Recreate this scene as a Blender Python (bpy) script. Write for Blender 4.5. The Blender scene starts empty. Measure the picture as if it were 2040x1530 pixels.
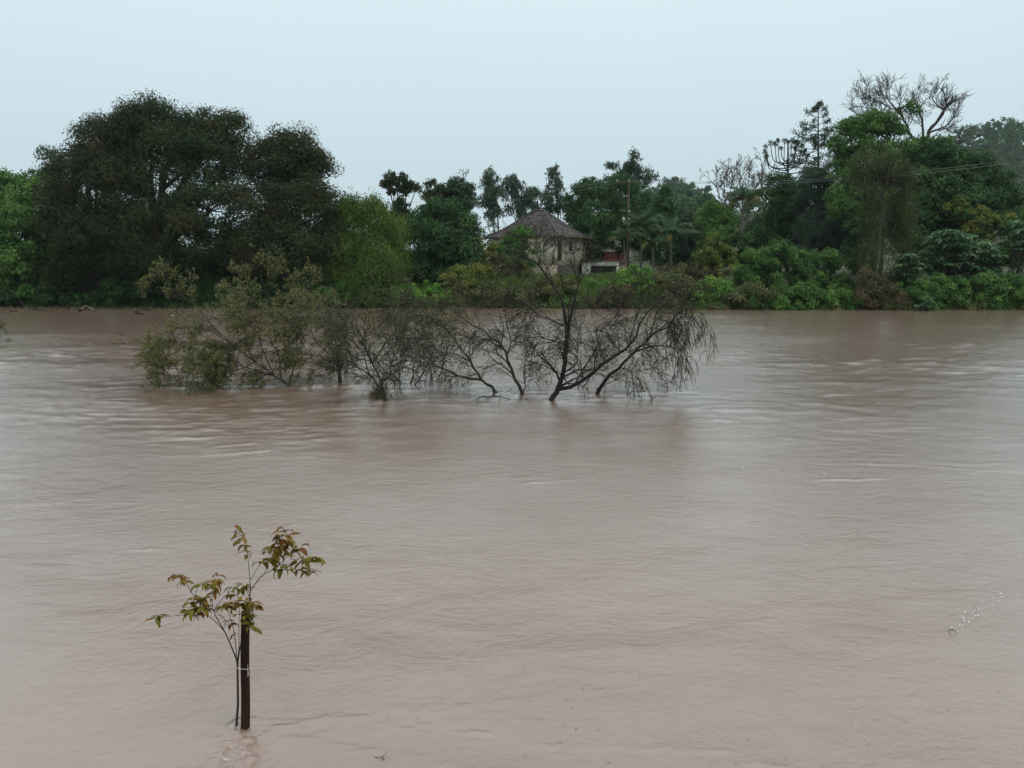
import bpy, math
import numpy as np

# ------------------------------------------------------------------ camera, world, sun, exposure
sc = bpy.context.scene
COL = sc.collection
F, HOR, CX, CY, CAMH = 1512.0, 519.0, 1020.0, 765.0, 4.0
PITCH = math.atan((CY - HOR) / F)
cam_d = bpy.data.cameras.new("camera")
cam = bpy.data.objects.new("camera", cam_d)
COL.objects.link(cam)
cam.location = (0, 0, CAMH)
cam.rotation_euler = (math.pi / 2 - PITCH, 0, 0)
cam_d.sensor_fit = 'HORIZONTAL'
cam_d.angle = 2 * math.atan(1020 / F)
cam_d.clip_start, cam_d.clip_end = 0.1, 6000
sc.camera = cam

SUN_EL, SUN_AZ = 62.0, 120.0          # degrees; azimuth measured from +Y clockwise
wd = bpy.data.worlds.new("World")
sc.world = wd
wd.use_nodes = True
nt = wd.node_tree
nt.nodes.clear()
wo = nt.nodes.new('ShaderNodeOutputWorld')
bg = nt.nodes.new('ShaderNodeBackground')
sky = nt.nodes.new('ShaderNodeTexSky')
sky.sky_type = 'NISHITA'
sky.sun_disc = False
sky.sun_elevation = math.radians(SUN_EL)
sky.sun_rotation = math.radians(SUN_AZ)
sky.dust_density = 4.0
tc = nt.nodes.new('ShaderNodeTexCoord')
sep = nt.nodes.new('ShaderNodeSeparateXYZ')
ramp = nt.nodes.new('ShaderNodeValToRGB')         # overcast deck: brighter towards the zenith
e = ramp.color_ramp.elements
e[0].position, e[0].color = 0.0, (6.0, 7.5, 8.0, 1)
e[1].position, e[1].color = 1.0, (15.5, 16.6, 16.8, 1)
m1 = e.new(0.13); m1.color = (6.3, 7.85, 8.4, 1)
m2 = e.new(0.32); m2.color = (7.7, 9.15, 9.65, 1)
m3 = e.new(0.6); m3.color = (9.6, 11.0, 11.4, 1)
cn = nt.nodes.new('ShaderNodeTexNoise')
cn.inputs['Scale'].default_value = 1.6
cn.inputs['Detail'].default_value = 4
cm = nt.nodes.new('ShaderNodeMapRange')
cm.inputs['From Min'].default_value, cm.inputs['From Max'].default_value = 0.3, 0.7
cm.inputs['To Min'].default_value, cm.inputs['To Max'].default_value = 0.985, 1.015
vm = nt.nodes.new('ShaderNodeVectorMath'); vm.operation = 'SCALE'
mx = nt.nodes.new('ShaderNodeMix'); mx.data_type = 'RGBA'
mx.inputs['Factor'].default_value = 0.93           # cloud cover over the clear sky
L = nt.links.new
L(tc.outputs['Generated'], sep.inputs[0])
L(sep.outputs['Z'], ramp.inputs[0])
L(tc.outputs['Generated'], cn.inputs['Vector'])
L(cn.outputs['Fac'], cm.inputs['Value'])
L(ramp.outputs['Color'], vm.inputs[0])
L(cm.outputs['Result'], vm.inputs['Scale'])
L(sky.outputs['Color'], mx.inputs['A'])
L(vm.outputs[0], mx.inputs['B'])
L(mx.outputs['Result'], bg.inputs['Color'])
bg.inputs['Strength'].default_value = 0.1
L(bg.outputs[0], wo.inputs['Surface'])

sd = bpy.data.lights.new("sun", 'SUN')
sd.energy, sd.angle, sd.color = 1.3, math.radians(30), (1.0, 0.97, 0.93)
sun = bpy.data.objects.new("sun", sd)
COL.objects.link(sun)
sun.location = (0, -20, 60)
sun.rotation_euler = (math.radians(90 - SUN_EL), 0, math.radians(180 - SUN_AZ))
sc.view_settings.view_transform = 'Standard'
sc.view_settings.look = 'None'
sc.view_settings.exposure = 0.0
sc.view_settings.gamma = 1.0
sc.view_settings.use_curve_mapping = False
sc.render.engine = 'CYCLES'
sc.cycles.max_bounces = 6
sc.cycles.diffuse_bounces = 3
sc.cycles.glossy_bounces = 3
sc.cycles.transmission_bounces = 4
sc.cycles.volume_bounces = 0
sc.cycles.transparent_max_bounces = 8
sc.cycles.use_denoising = True
sc.cycles.denoiser = 'OPENIMAGEDENOISE'
sc.cycles.denoising_input_passes = 'RGB_ALBEDO_NORMAL'
sc.cycles.denoising_prefilter = 'ACCURATE'

# ------------------------------------------------------------------ helpers
rng = np.random.default_rng(7)
cp, sp = math.cos(PITCH), math.sin(PITCH)
A3 = lambda *a: np.array(a, float)


def ray(px, py):
    x, y = (px - CX) / F, -(py - CY) / F
    return A3(x, y * sp + cp, y * cp - sp)


def P(px, py, Y):                       # the point at distance Y seen at a place of the photograph
    d = ray(px, py)
    return A3(0, 0, CAMH) + d * (Y / d[1])


def W(px, py):                          # the point on the water
    d = ray(px, py)
    return A3(0, 0, CAMH) + d * (CAMH / -d[2])


def vnoise(x, y, seed=0):               # smooth value noise, -1..1
    x, y = np.asarray(x, float), np.asarray(y, float)
    ix, iy = np.floor(x).astype(np.int64), np.floor(y).astype(np.int64)
    fx, fy = x - ix, y - iy
    fx, fy = fx * fx * (3 - 2 * fx), fy * fy * (3 - 2 * fy)

    def h(a, b):
        n = (a * 374761393 + b * 668265263 + seed * 974634777) & 0x7fffffff
        n = ((n ^ (n >> 13)) * 1274126177) & 0x7fffffff
        return ((n ^ (n >> 16)) & 0xffff) / 32767.5 - 1
    return (h(ix, iy) * (1 - fx) + h(ix + 1, iy) * fx) * (1 - fy) + (h(ix, iy + 1) * (1 - fx) + h(ix + 1, iy + 1) * fx) * fy


def nrm(v):
    return v / np.maximum(np.linalg.norm(v, axis=-1, keepdims=True), 1e-9)


def mesh_obj(name, V, Fq, mat, parent=None, org=None, tint=None, smooth=False):
    """V (n,3), Fq (m,3 or 4) -> one linked mesh object"""
    V = np.asarray(V, np.float32)
    if org is not None:
        V = V - np.asarray(org, np.float32)
    Fq = np.asarray(Fq, np.int32)
    me = bpy.data.meshes.new(name)
    k = Fq.shape[1]
    me.vertices.add(len(V)); me.vertices.foreach_set('co', V.ravel())
    me.loops.add(Fq.size); me.loops.foreach_set('vertex_index', Fq.ravel())
    me.polygons.add(len(Fq))
    me.polygons.foreach_set('loop_start', np.arange(0, Fq.size, k, dtype=np.int32))
    if smooth:
        me.polygons.foreach_set('use_smooth', np.ones(len(Fq), bool))
    if tint is not None:
        at = me.attributes.new('tint', 'FLOAT', 'FACE')
        at.data.foreach_set('value', np.asarray(tint, np.float32))
    me.update(calc_edges=True)
    me.materials.append(mat)
    o = bpy.data.objects.new(name, me)
    COL.objects.link(o)
    if parent is not None:
        o.parent = parent
    return o


def thing(name, label, cat, loc, group=None):
    o = bpy.data.objects.new(name, None)
    COL.objects.link(o)
    o.location = [float(c) for c in loc]
    o.empty_display_size = 0.2
    tag(o, label, cat, group)
    return o


def tag(o, label=None, cat=None, group=None, kind=None):
    for k, v in (('label', label), ('category', cat), ('group', group), ('kind', kind)):
        if v:
            o[k] = v
    return o


def join(parts):
    Vs, Fs, n = [], [], 0
    for V, Fq in parts:
        Vs.append(V); Fs.append(Fq + n); n += len(V)
    return np.concatenate(Vs), np.concatenate(Fs)


def tubes(Pt, R, S=4, cap=False):
    """many tubes at once: Pt (N,K,3), R (N,K)"""
    N, K, _ = Pt.shape
    T = nrm(np.gradient(Pt, axis=1))
    m = nrm(Pt[:, -1] - Pt[:, 0])
    ref = np.where(np.abs(m[:, 2:3]) > 0.75, A3(1, 0.13, 0), A3(0.1, 0.2, 1))[:, None, :]
    U = nrm(np.cross(T, ref)); Vv = np.cross(T, U)
    a = np.arange(S) * 2 * math.pi / S
    ring = Pt[:, :, None, :] + R[:, :, None, None] * (np.cos(a)[:, None] * U[:, :, None, :] + np.sin(a)[:, None] * Vv[:, :, None, :])
    V = ring.reshape(-1, 3)
    n = np.arange(N)[:, None, None] * K * S; k = np.arange(K - 1)[None, :, None] * S; s = np.arange(S)[None, None, :]
    s2 = (s + 1) % S
    Fq = np.stack([n + k + s, n + k + s2, n + k + S + s2, n + k + S + s], -1).reshape(-1, 4)
    return V, Fq


def spline(pts, K):
    """Catmull-Rom through pts, K samples"""
    p = np.asarray(pts, float)
    p = np.concatenate([[2 * p[0] - p[1]], p, [2 * p[-1] - p[-2]]])
    n = len(p) - 3
    u = np.linspace(0, n - 1e-6, K); i = u.astype(int); t = (u - i)[:, None]
    a, b, c, d = p[i], p[i + 1], p[i + 2], p[i + 3]
    return 0.5 * ((2 * b) + (c - a) * t + (2 * a - 5 * b + 4 * c - d) * t ** 2 + (3 * b - a - 3 * c + d) * t ** 3)


def grow(st, dr, ln, K=6, wander=0.2, grav=0.0, up=0.0):
    N = len(st); Pt = np.empty((N, K, 3)); Pt[:, 0] = st; d = nrm(dr)
    stp = (np.asarray(ln) * np.ones(N) / (K - 1))[:, None]
    for k in range(1, K):
        d = d + rng.normal(0, wander, (N, 3)); d[:, 2] += up - grav * (k / K) * 1.5
        d = nrm(d); Pt[:, k] = Pt[:, k - 1] + d * stp
    return Pt


def spawn(Pt, R, n, t0=0.2, t1=1.0, ang=0.8, bias=None):
    """n children start along each polyline -> start, direction, radius there"""
    N, K, _ = Pt.shape
    par = np.repeat(np.arange(N), n)
    t = rng.uniform(t0, t1, len(par)) * (K - 1); i = np.minimum(t.astype(int), K - 2); f = (t - i)[:, None]
    st = Pt[par, i] * (1 - f) + Pt[par, i + 1] * f
    tan = nrm(Pt[par, i + 1] - Pt[par, i])
    r = R[par, i] * (1 - f[:, 0]) + R[par, i + 1] * f[:, 0]
    q = nrm(np.cross(tan, nrm(rng.normal(size=tan.shape))))
    a = rng.normal(ang, 0.2, len(par))[:, None]
    d = tan * np.cos(a) + q * np.sin(a)
    if bias is not None:
        d = d + np.asarray(bias)
    return st, nrm(d), r


def taper(N, K, r0, r1):
    r0, r1 = np.broadcast_to(r0, (N,)), np.broadcast_to(r1, (N,))
    return r0[:, None] + (r1 - r0)[:, None] * np.linspace(0, 1, K)[None, :] ** 0.8


def leaf_quads(C, Ax, Nm, Ln, Wd):
    """leaf-shaped folded quads"""
    Ax = nrm(Ax); S = nrm(np.cross(Ax, Nm)); Nn = np.cross(S, Ax)
    Ln, Wd = np.broadcast_to(Ln, (len(C),))[:, None], np.broadcast_to(Wd, (len(C),))[:, None]
    b = C - Ax * Ln * 0.5; t = C + Ax * Ln * 0.5 - Nn * Ln * 0.12
    l = C + S * Wd * 0.5 + Nn * Wd * 0.2; r = C - S * Wd * 0.5 + Nn * Wd * 0.2
    V = np.stack([b, r, t, l], 1).reshape(-1, 3)
    return V, np.arange(len(V)).reshape(-1, 4)


def leaf_tris(C, Ax, Nm, Ln, Wd):
    """the same as single pointed triangles, for foliage seen from far off"""
    Ax = nrm(Ax); S = nrm(np.cross(Ax, Nm))
    Ln, Wd = np.broadcast_to(Ln, (len(C),))[:, None], np.broadcast_to(Wd, (len(C),))[:, None]
    b = C - Ax * Ln * 0.4
    V = np.stack([b - S * Wd * 0.5, b + S * Wd * 0.5, C + Ax * Ln * 0.6], 1).reshape(-1, 3)
    return V, np.arange(len(V)).reshape(-1, 3)


# ------------------------------------------------------------------ materials
def new_mat(name):
    m = bpy.data.materials.new(name); m.use_nodes = True
    t = m.node_tree; b = t.nodes['Principled BSDF']
    return m, t, b


def rough_mat(name, c0, c1, scale=4.0, rough=0.8, bump=0.3, stretch=(1, 1, 1), detail=6, spec=0.3, c2=None, bdist=0.02):
    m, t, b = new_mat(name)
    tc = t.nodes.new('ShaderNodeTexCoord'); mp = t.nodes.new('ShaderNodeMapping')
    mp.inputs['Scale'].default_value = stretch
    n = t.nodes.new('ShaderNodeTexNoise'); n.inputs['Scale'].default_value = scale; n.inputs['Detail'].default_value = detail
    n.inputs['Roughness'].default_value = 0.65
    r = t.nodes.new('ShaderNodeValToRGB')
    r.color_ramp.elements[0].position, r.color_ramp.elements[1].position = 0.32, 0.68
    r.color_ramp.elements[0].color = (*c0, 1); r.color_ramp.elements[1].color = (*c1, 1)
    if c2:
        r.color_ramp.elements.new(0.5).color = (*c2, 1)
    t.links.new(tc.outputs['Object'], mp.inputs[0]); t.links.new(mp.outputs[0], n.inputs['Vector'])
    t.links.new(n.outputs['Fac'], r.inputs[0]); t.links.new(r.outputs[0], b.inputs['Base Color'])
    b.inputs['Roughness'].default_value = rough; b.inputs['Specular IOR Level'].default_value = spec
    if bump:
        bp = t.nodes.new('ShaderNodeBump'); bp.inputs['Strength'].default_value = bump; bp.inputs['Distance'].default_value = bdist
        t.links.new(n.outputs['Fac'], bp.inputs['Height']); t.links.new(bp.outputs[0], b.inputs['Normal'])
    return m


def leaf_mat(name, c0, c1, c2, trans=0.32, rough=0.6, spec=0.12):
    """leaf colour runs c0 -> c1 -> c2 with each leaf's own tint"""
    m, t, b = new_mat(name)
    at = t.nodes.new('ShaderNodeAttribute'); at.attribute_name = 'tint'
    r = t.nodes.new('ShaderNodeValToRGB')
    r.color_ramp.elements[0].color = (*c0, 1); r.color_ramp.elements[1].color = (*c2, 1)
    r.color_ramp.elements.new(0.5).color = (*c1, 1)
    t.links.new(at.outputs['Fac'], r.inputs[0])
    t.links.new(r.outputs[0], b.inputs['Base Color'])
    b.inputs['Roughness'].default_value = rough; b.inputs['Specular IOR Level'].default_value = spec
    if trans > 0:
        tr = t.nodes.new('ShaderNodeBsdfTranslucent'); ms = t.nodes.new('ShaderNodeMixShader')
        ms.inputs[0].default_value = trans
        t.links.new(r.outputs[0], tr.inputs[0]); t.links.new(b.outputs[0], ms.inputs[1]); t.links.new(tr.outputs[0], ms.inputs[2])
        t.links.new(ms.outputs[0], t.nodes['Material Output'].inputs['Surface'])
    return m


M = {}
M['bark'] = rough_mat('bark', (0.028, 0.022, 0.018), (0.085, 0.07, 0.058), 6, 0.9, 0.6, (1, 1, 0.25))
M['bark_pale'] = rough_mat('bark_pale', (0.055, 0.05, 0.042), (0.16, 0.145, 0.125), 5, 0.85, 0.4, (1, 1, 0.25))
M['bark_dark'] = rough_mat('bark_wet_dark', (0.007, 0.006, 0.005), (0.028, 0.022, 0.017), 14, 0.6, 0.6, (1, 1, 0.4), spec=0.2)
M['bark_olive'] = rough_mat('bark_lichen', (0.014, 0.013, 0.009), (0.055, 0.05, 0.034), 12, 0.8, 0.6, (1, 1, 0.5))
M['vine'] = rough_mat('dry_vine', (0.05, 0.038, 0.025), (0.14, 0.11, 0.07), 8, 0.9, 0.4)
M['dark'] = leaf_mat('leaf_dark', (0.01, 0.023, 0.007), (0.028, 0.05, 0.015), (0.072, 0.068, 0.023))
M['rust'] = leaf_mat('leaf_rust', (0.012, 0.024, 0.008), (0.033, 0.047, 0.016), (0.085, 0.064, 0.026))
M['deep'] = leaf_mat('leaf_deep', (0.012, 0.038, 0.012), (0.034, 0.086, 0.024), (0.08, 0.155, 0.042))
M['mid'] = leaf_mat('leaf_mid', (0.025, 0.072, 0.016), (0.07, 0.155, 0.033), (0.165, 0.28, 0.06))
M['bright'] = leaf_mat('leaf_bright', (0.045, 0.118, 0.018), (0.11, 0.24, 0.038), (0.24, 0.38, 0.075))
M['lime'] = leaf_mat('leaf_lime', (0.06, 0.09, 0.02), (0.14, 0.17, 0.035), (0.3, 0.28, 0.06))
M['bamboo'] = leaf_mat('leaf_bamboo', (0.026, 0.066, 0.011), (0.07, 0.13, 0.022), (0.18, 0.21, 0.04))
M['olive'] = leaf_mat('leaf_olive', (0.04, 0.058, 0.02), (0.095, 0.11, 0.04), (0.19, 0.18, 0.07))
M['brown'] = leaf_mat('leaf_brown', (0.0385, 0.0374, 0.0198), (0.088, 0.0748, 0.0374), (0.176, 0.1375, 0.066))
M['grey'] = leaf_mat('leaf_greygreen', (0.0275, 0.0525, 0.0325), (0.0562, 0.0938, 0.055), (0.1125, 0.1625, 0.0938))
M['vine_leaf'] = leaf_mat('leaf_vine', (0.03, 0.05, 0.016), (0.065, 0.092, 0.03), (0.12, 0.13, 0.05))
M['shine'] = leaf_mat('leaf_blue_green', (0.032, 0.08, 0.034), (0.06, 0.14, 0.055), (0.14, 0.24, 0.11), rough=0.4, spec=0.35)
M['pale'] = leaf_mat('leaf_pale', (0.055, 0.075, 0.028), (0.11, 0.125, 0.047), (0.24, 0.21, 0.085))
M['willow'] = leaf_mat('leaf_willow', (0.085, 0.1, 0.038), (0.18, 0.19, 0.075), (0.32, 0.29, 0.12))
M['grass'] = leaf_mat('grass_blades', (0.05, 0.10, 0.02), (0.09, 0.16, 0.03), (0.17, 0.22, 0.055))
M['palm'] = leaf_mat('leaf_palm', (0.0216, 0.06, 0.0216), (0.0456, 0.102, 0.036), (0.096, 0.156, 0.054), rough=0.5, spec=0.2)
M['frond_old'] = leaf_mat('leaf_palm_old', (0.10, 0.10, 0.03), (0.17, 0.15, 0.045), (0.24, 0.19, 0.07))

# ------------------------------------------------------------------ ground: river bed, bank, flood plain and hills, one sheet
SH = np.array([W(px, py)[:2] for px, py in ((-900, 606), (-200, 608), (0, 609), (180, 611), (350, 613), (700, 612), (1000, 612), (1250, 614), (1450, 616), (2040, 617), (2400, 618), (3200, 619))])


def shore(x):
    return np.interp(x, SH[:, 0], SH[:, 1]) + 0.5 * vnoise(np.asarray(x) * 0.23, np.asarray(x) * 0 + 3.3, 4)


def ground_z(x, y):
    x, y = np.asarray(x, float), np.asarray(y, float)
    d = y - shore(x)
    z = np.interp(d, [-8, 0, 1.5, 6, 16, 40, 120, 300, 700], [-2, -0.02, 0.6, 1.3, 2.3, 3, 5, 9, 14])
    z = z + np.clip(d, 0, 10) / 10 * 0.35 * vnoise(x * 0.3, y * 0.3, 9)
    z = z + 74 * np.exp(-((x - 338) / 95) ** 2 - ((y - 560) / 130) ** 2)        # wooded hill on the right
    z = z + 27 * np.exp(-((x - 88) / 26) ** 2 - ((y - 430) / 60) ** 2)
    z = z + 14 * np.exp(-((x - 92) / 60) ** 2 - ((y - 260) / 60) ** 2)
    return z


ys = np.concatenate([np.linspace(-70, 50, 13), np.linspace(52, 100, 70), np.linspace(104, 300, 45), np.linspace(310, 800, 60), np.linspace(830, 1500, 12)])
xs = np.concatenate([np.linspace(-1200, -260, 14), np.linspace(-240, -70, 30), np.linspace(-68, 90, 110), np.linspace(92, 460, 80), np.linspace(480, 1200, 12)])
gx, gy = np.meshgrid(xs, ys)
gv = np.stack([gx, gy, ground_z(gx, gy)], -1).reshape(-1, 3)


def grid_faces(nr, nc):
    i = np.arange(nr - 1)[:, None] * nc + np.arange(nc - 1)[None, :]
    return np.stack([i, i + 1, i + nc + 1, i + nc], -1).reshape(-1, 4)


M['soil'] = rough_mat('bank_soil_and_turf', (0.03, 0.024, 0.015), (0.045, 0.06, 0.02), 0.9, 0.95, 0.8, detail=8, bdist=0.1)
tag(mesh_obj('ground', gv, grid_faces(len(ys), len(xs)), M['soil'], smooth=True), kind='structure')

# ------------------------------------------------------------------ the flooded river
v = np.concatenate([np.linspace(570, 47, 620), [45, 43, 41]])          # rows: even steps of depression below the horizon
wy = np.concatenate([[-60, -30, -10, 0, 3], 759 * CAMH / v])
wu = np.concatenate([[-8, -4, -2.2, -1.4, -1.0], np.linspace(-0.8, 0.8, 340), [1.0, 1.4, 2.2, 4, 8]])
WX = wu[None, :] * np.maximum(wy, 4.5)[:, None]
WY = np.repeat(wy[:, None], len(wu), 1)


def river_height(x, y):
    z = np.zeros_like(x)
    patch = np.clip(0.42 + 0.8 * vnoise(x * 0.07 + 5, y * 0.11, 21) + 0.6 * vnoise(x * 0.2, y * 0.3, 22), 0.04, 1.4)
    chop = np.zeros_like(x)
    for (px_, py_, rx_, ry_, am_) in CHOP:
        c_ = W(px_, py_); sy_ = abs(W(px_, py_ - ry_)[1] - c_[1]); sx_ = rx_ * c_[1] / F
        chop = chop + am_ * np.exp(-((x - c_[0]) / sx_) ** 2 - ((y - c_[1]) / sy_) ** 2)
    far = np.clip((y - 11) / 14, 0, 1)
    for k, (lx, ly, a) in enumerate(((2.2, 1.2, .014), (1.3, 0.65, .018), (0.75, 0.34, .015), (0.38, 0.18, .008))):
        wx = x + 0.8 * vnoise(x * 0.5, y * 0.8, 40 + k)
        wv = y + 0.5 * vnoise(x * 0.6 + 7, y * 0.5, 45 + k)
        n = vnoise(wx / lx + 3.7 * k, wv / ly, 30 + k)
        cr_ = (1 - np.abs(vnoise(wx / lx * 1.1, wv / ly * 0.9 + 9, 35 + k))) ** 4      # sharp little crests
        z += a * (0.5 * n + 0.9 * cr_) * (patch + chop * (.3 + .9 * (k > 0)) * (.6 + .7 * vnoise(x * .9, y * 1.1, 48))) * (0.08 + 0.92 * far + (k > 0) * .9 * np.clip((y - 20) / 20, 0, 1))
    # standing waves and boils
    for (p0, p1, amp, wdt, sd) in RIDGES:
        a, b = W(*p0)[:2], W(*p1)[:2]
        d = b - a; ln = np.hypot(*d); d = d / ln; n = A3(-d[1], d[0])
        u = (x - a[0]) * d[0] + (y - a[1]) * d[1]; w = (x - a[0]) * n[0] + (y - a[1]) * n[1]
        w = w + 0.35 * wdt * 2 * vnoise(u / (wdt * 6), u * 0 + sd, sd) + wdt * vnoise(u / (wdt * 2), u * 0, sd + 1) * 0.6
        env = np.clip(np.minimum(u, ln - u) / (0.25 * ln), 0, 1)
        env = env * (0.6 + 0.5 * vnoise(u / (wdt * 4), u * 0 + 1.5, sd + 2))
        z += amp * env * np.exp(-(w / wdt) ** 2) * (1 + 0.35 * vnoise(x / (wdt * 1.2), y / (wdt * 0.6), sd + 3))
        z -= 0.6 * amp * env * np.exp(-((w + 1.7 * wdt) / wdt) ** 2)
    for (px_, py_, sc_) in FOOT:          # stems part the current: a bow ring and a trailing V
        c_ = W(px_, py_); u, w = (x - c_[0]) / sc_, (y - c_[1]) / sc_
        r_ = np.hypot(u, w)
        z += .045 * np.exp(-((r_ - .16) / .07) ** 2) * (.5 - .5 * u / np.maximum(r_, .05))
        tr_ = np.clip(u / .3, 0, 1) * np.exp(-np.clip(u, 0, 50) / 1.8)
        wb_ = .08 * vnoise(u * 2.5, u * 0 + px_, 57)
        for sg_ in (.22, -.3):
            z += .04 * tr_ * np.exp(-((w + wb_ - sg_ * u) / (.06 + .05 * np.abs(u))) ** 2)
        z += .03 * tr_ * np.exp(-(w / (.15 + .25 * np.abs(u))) ** 2) * vnoise(x * 5, y * 8, 58)
    # wake of the stake: bow wave, V arms trailing to the right, small boils
    b = STAKE
    u, w = x - b[0], y - b[1]
    r = np.hypot(u, w)
    near = np.exp(-(r / 0.5) ** 2)
    z += 0.035 * np.exp(-((r - 0.10) / 0.05) ** 2) * (0.5 - 0.5 * u / np.maximum(r, .05))
    z += 0.012 * np.exp(-((u - .05) / .2) ** 2 - ((w + .3) / .3) ** 2) * (vnoise(x * 20, y * 16, 51) + .6 * vnoise(x * 37, y * 30, 55)) * 2
    tr = np.clip(u / 0.25, 0, 1) * np.exp(-u / 2.2) * (u > 0)
    wob = 0.05 * vnoise(u * 3, u * 0, 52)
    for sgn, sl in ((1, 0.16), (-1, 0.30)):
        z += 0.016 * tr * np.exp(-((w + wob - sgn * sl * u) / (0.035 + 0.03 * np.abs(u))) ** 2) * (0.7 + 0.5 * vnoise(x * 5, y * 9, 53))
    z += 0.010 * tr * np.exp(-(w / (0.12 + 0.22 * np.abs(u))) ** 2) * vnoise(x * 9, y * 17, 54)
    return z


STAKE = W(488, 1449)
RIDGES = [((1560, 738), (1960, 728), .022, .13, 61), ((1600, 683), (1980, 690), .026, .17, 64), ((1640, 917), (1965, 937), .014, .07, 67),
          ((1600, 960), (1800, 950), .012, .06, 70), ((1850, 745), (2020, 738), .03, .11, 73), ((1630, 788), (1700, 785), .025, .1, 76),
          ((430, 905), (560, 895), .02, .08, 79), ((250, 880), (520, 868), .015, .09, 82), ((1020, 965), (1150, 955), .014, .06, 88),
          ((880, 1462), (1010, 1466), .011, .03, 91), ((1020, 1478), (1130, 1483), .013, .035, 94), ((1480, 1518), (1580, 1532), .012, .03, 97),
          ((1130, 1488), (1500, 1502), .008, .035, 100), ((20, 1008), (140, 1000), .008, .06, 109), ((240, 1098), (330, 1094), .007, .05, 112),
          ((120, 1150), (235, 1148), .007, .05, 115), ((1740, 1120), (1800, 1119), .006, .04, 118)]
FOOT = [(1097, 800, 1.0), (1190, 787, 1.0), (1040, 788, 1.0), (992, 783, 1.0), (768, 801, 1.3), (583, 773, 1.2), (676, 770, 1.0), (430, 772, 1.4), (345, 772, 1.2), (862, 770, .8)]
CHOP = [(1800, 735, 260, 35, .5), (1780, 840, 220, 50, .8), (1820, 925, 180, 18, 1.5), (420, 700, 260, 40, .25), (560, 850, 260, 40, .8), (1080, 960, 90, 20, .9), (150, 690, 200, 50, .2), (1000, 700, 500, 60, .2)]
WZ = river_height(WX, WY)
wm, t, b = new_mat('muddy_flood_water')
N = t.nodes.new
tcn = N('ShaderNodeTexCoord')


def wnoise(scale, stretch, detail, rough=0.55, dist=0.0):
    mp = N('ShaderNodeMapping'); mp.inputs['Scale'].default_value = stretch
    n = N('ShaderNodeTexNoise'); n.inputs['Scale'].default_value = scale; n.inputs['Detail'].default_value = detail
    n.inputs['Roughness'].default_value = rough; n.inputs['Distortion'].default_value = dist
    t.links.new(tcn.outputs['Object'], mp.inputs[0]); t.links.new(mp.outputs[0], n.inputs['Vector'])
    return n


def bump(hn, strength, dist, prev=None):
    bp = N('ShaderNodeBump'); bp.inputs['Distance'].default_value = dist
    if isinstance(strength, float):
        bp.inputs['Strength'].default_value = strength
    else:
        t.links.new(strength, bp.inputs['Strength'])
    t.links.new(hn.outputs['Fac'], bp.inputs['Height'])
    if prev:
        t.links.new(prev.outputs[0], bp.inputs['Normal'])
    return bp


pn = wnoise(0.10, (0.5, 1.5, 1), 6, 0.65, 0.9)                 # where the current is rough or slick
pr = N('ShaderNodeMapRange'); pr.inputs['From Min'].default_value, pr.inputs['From Max'].default_value = 0.44, 0.64
pr.inputs['To Min'].default_value, pr.inputs['To Max'].default_value = 0.05, 1.0
t.links.new(pn.outputs['Fac'], pr.inputs['Value'])
b1 = bump(wnoise(1.5, (0.8, 1.2, 1), 10, 0.68, 1.2), pr.outputs[0], 0.045)
b2 = bump(wnoise(9, (0.9, 1.1, 1), 5, 0.65, 0.6), 0.6, 0.013, b1)
b3 = bump(wnoise(38, (0.9, 1, 1), 4, 0.75), 0.7, 0.0050, b2)      # rain-pocked skin
cr = N('ShaderNodeValToRGB')
cr.color_ramp.elements[0].position, cr.color_ramp.elements[1].position = 0.3, 0.7
cr.color_ramp.elements[0].color, cr.color_ramp.elements[1].color = (0.205, 0.132, 0.097, 1), (0.240, 0.165, 0.128, 1)
t.links.new(wnoise(0.5, (0.4, 1.0, 1), 9, 0.66, 1.6).outputs['Fac'], cr.inputs[0])
t.links.new(cr.outputs[0], b.inputs['Base Color'])
gy_ = N('ShaderNodeSeparateXYZ'); t.links.new(tcn.outputs['Object'], gy_.inputs[0])
rg = N('ShaderNodeMapRange'); rg.inputs['From Min'].default_value, rg.inputs['From Max'].default_value = 10.0, 34.0     # slick by the near bank, choppier in the main current
rg.inputs['To Min'].default_value, rg.inputs['To Max'].default_value = 0.07, 0.19
t.links.new(gy_.outputs['Y'], rg.inputs['Value']); t.links.new(rg.outputs[0], b.inputs['Roughness']); t.links.new(rg.outputs[0], b.inputs['Coat Roughness'])
b.inputs['IOR'].default_value = 1.34
b.inputs['Coat Weight'].default_value = 1.0          # extra clear layer, added to brighten the sky sheen on the water
b.inputs['Coat IOR'].default_value = 1.8
t.links.new(b3.outputs[0], b.inputs['Coat Normal'])
t.links.new(b3.outputs[0], b.inputs['Normal'])
tag(mesh_obj('river_water', np.stack([WX, WY, WZ], -1).reshape(-1, 3), grid_faces(len(wy), len(wu)), wm, smooth=True), kind='structure')

# ------------------------------------------------------------------ vegetation builders


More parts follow.
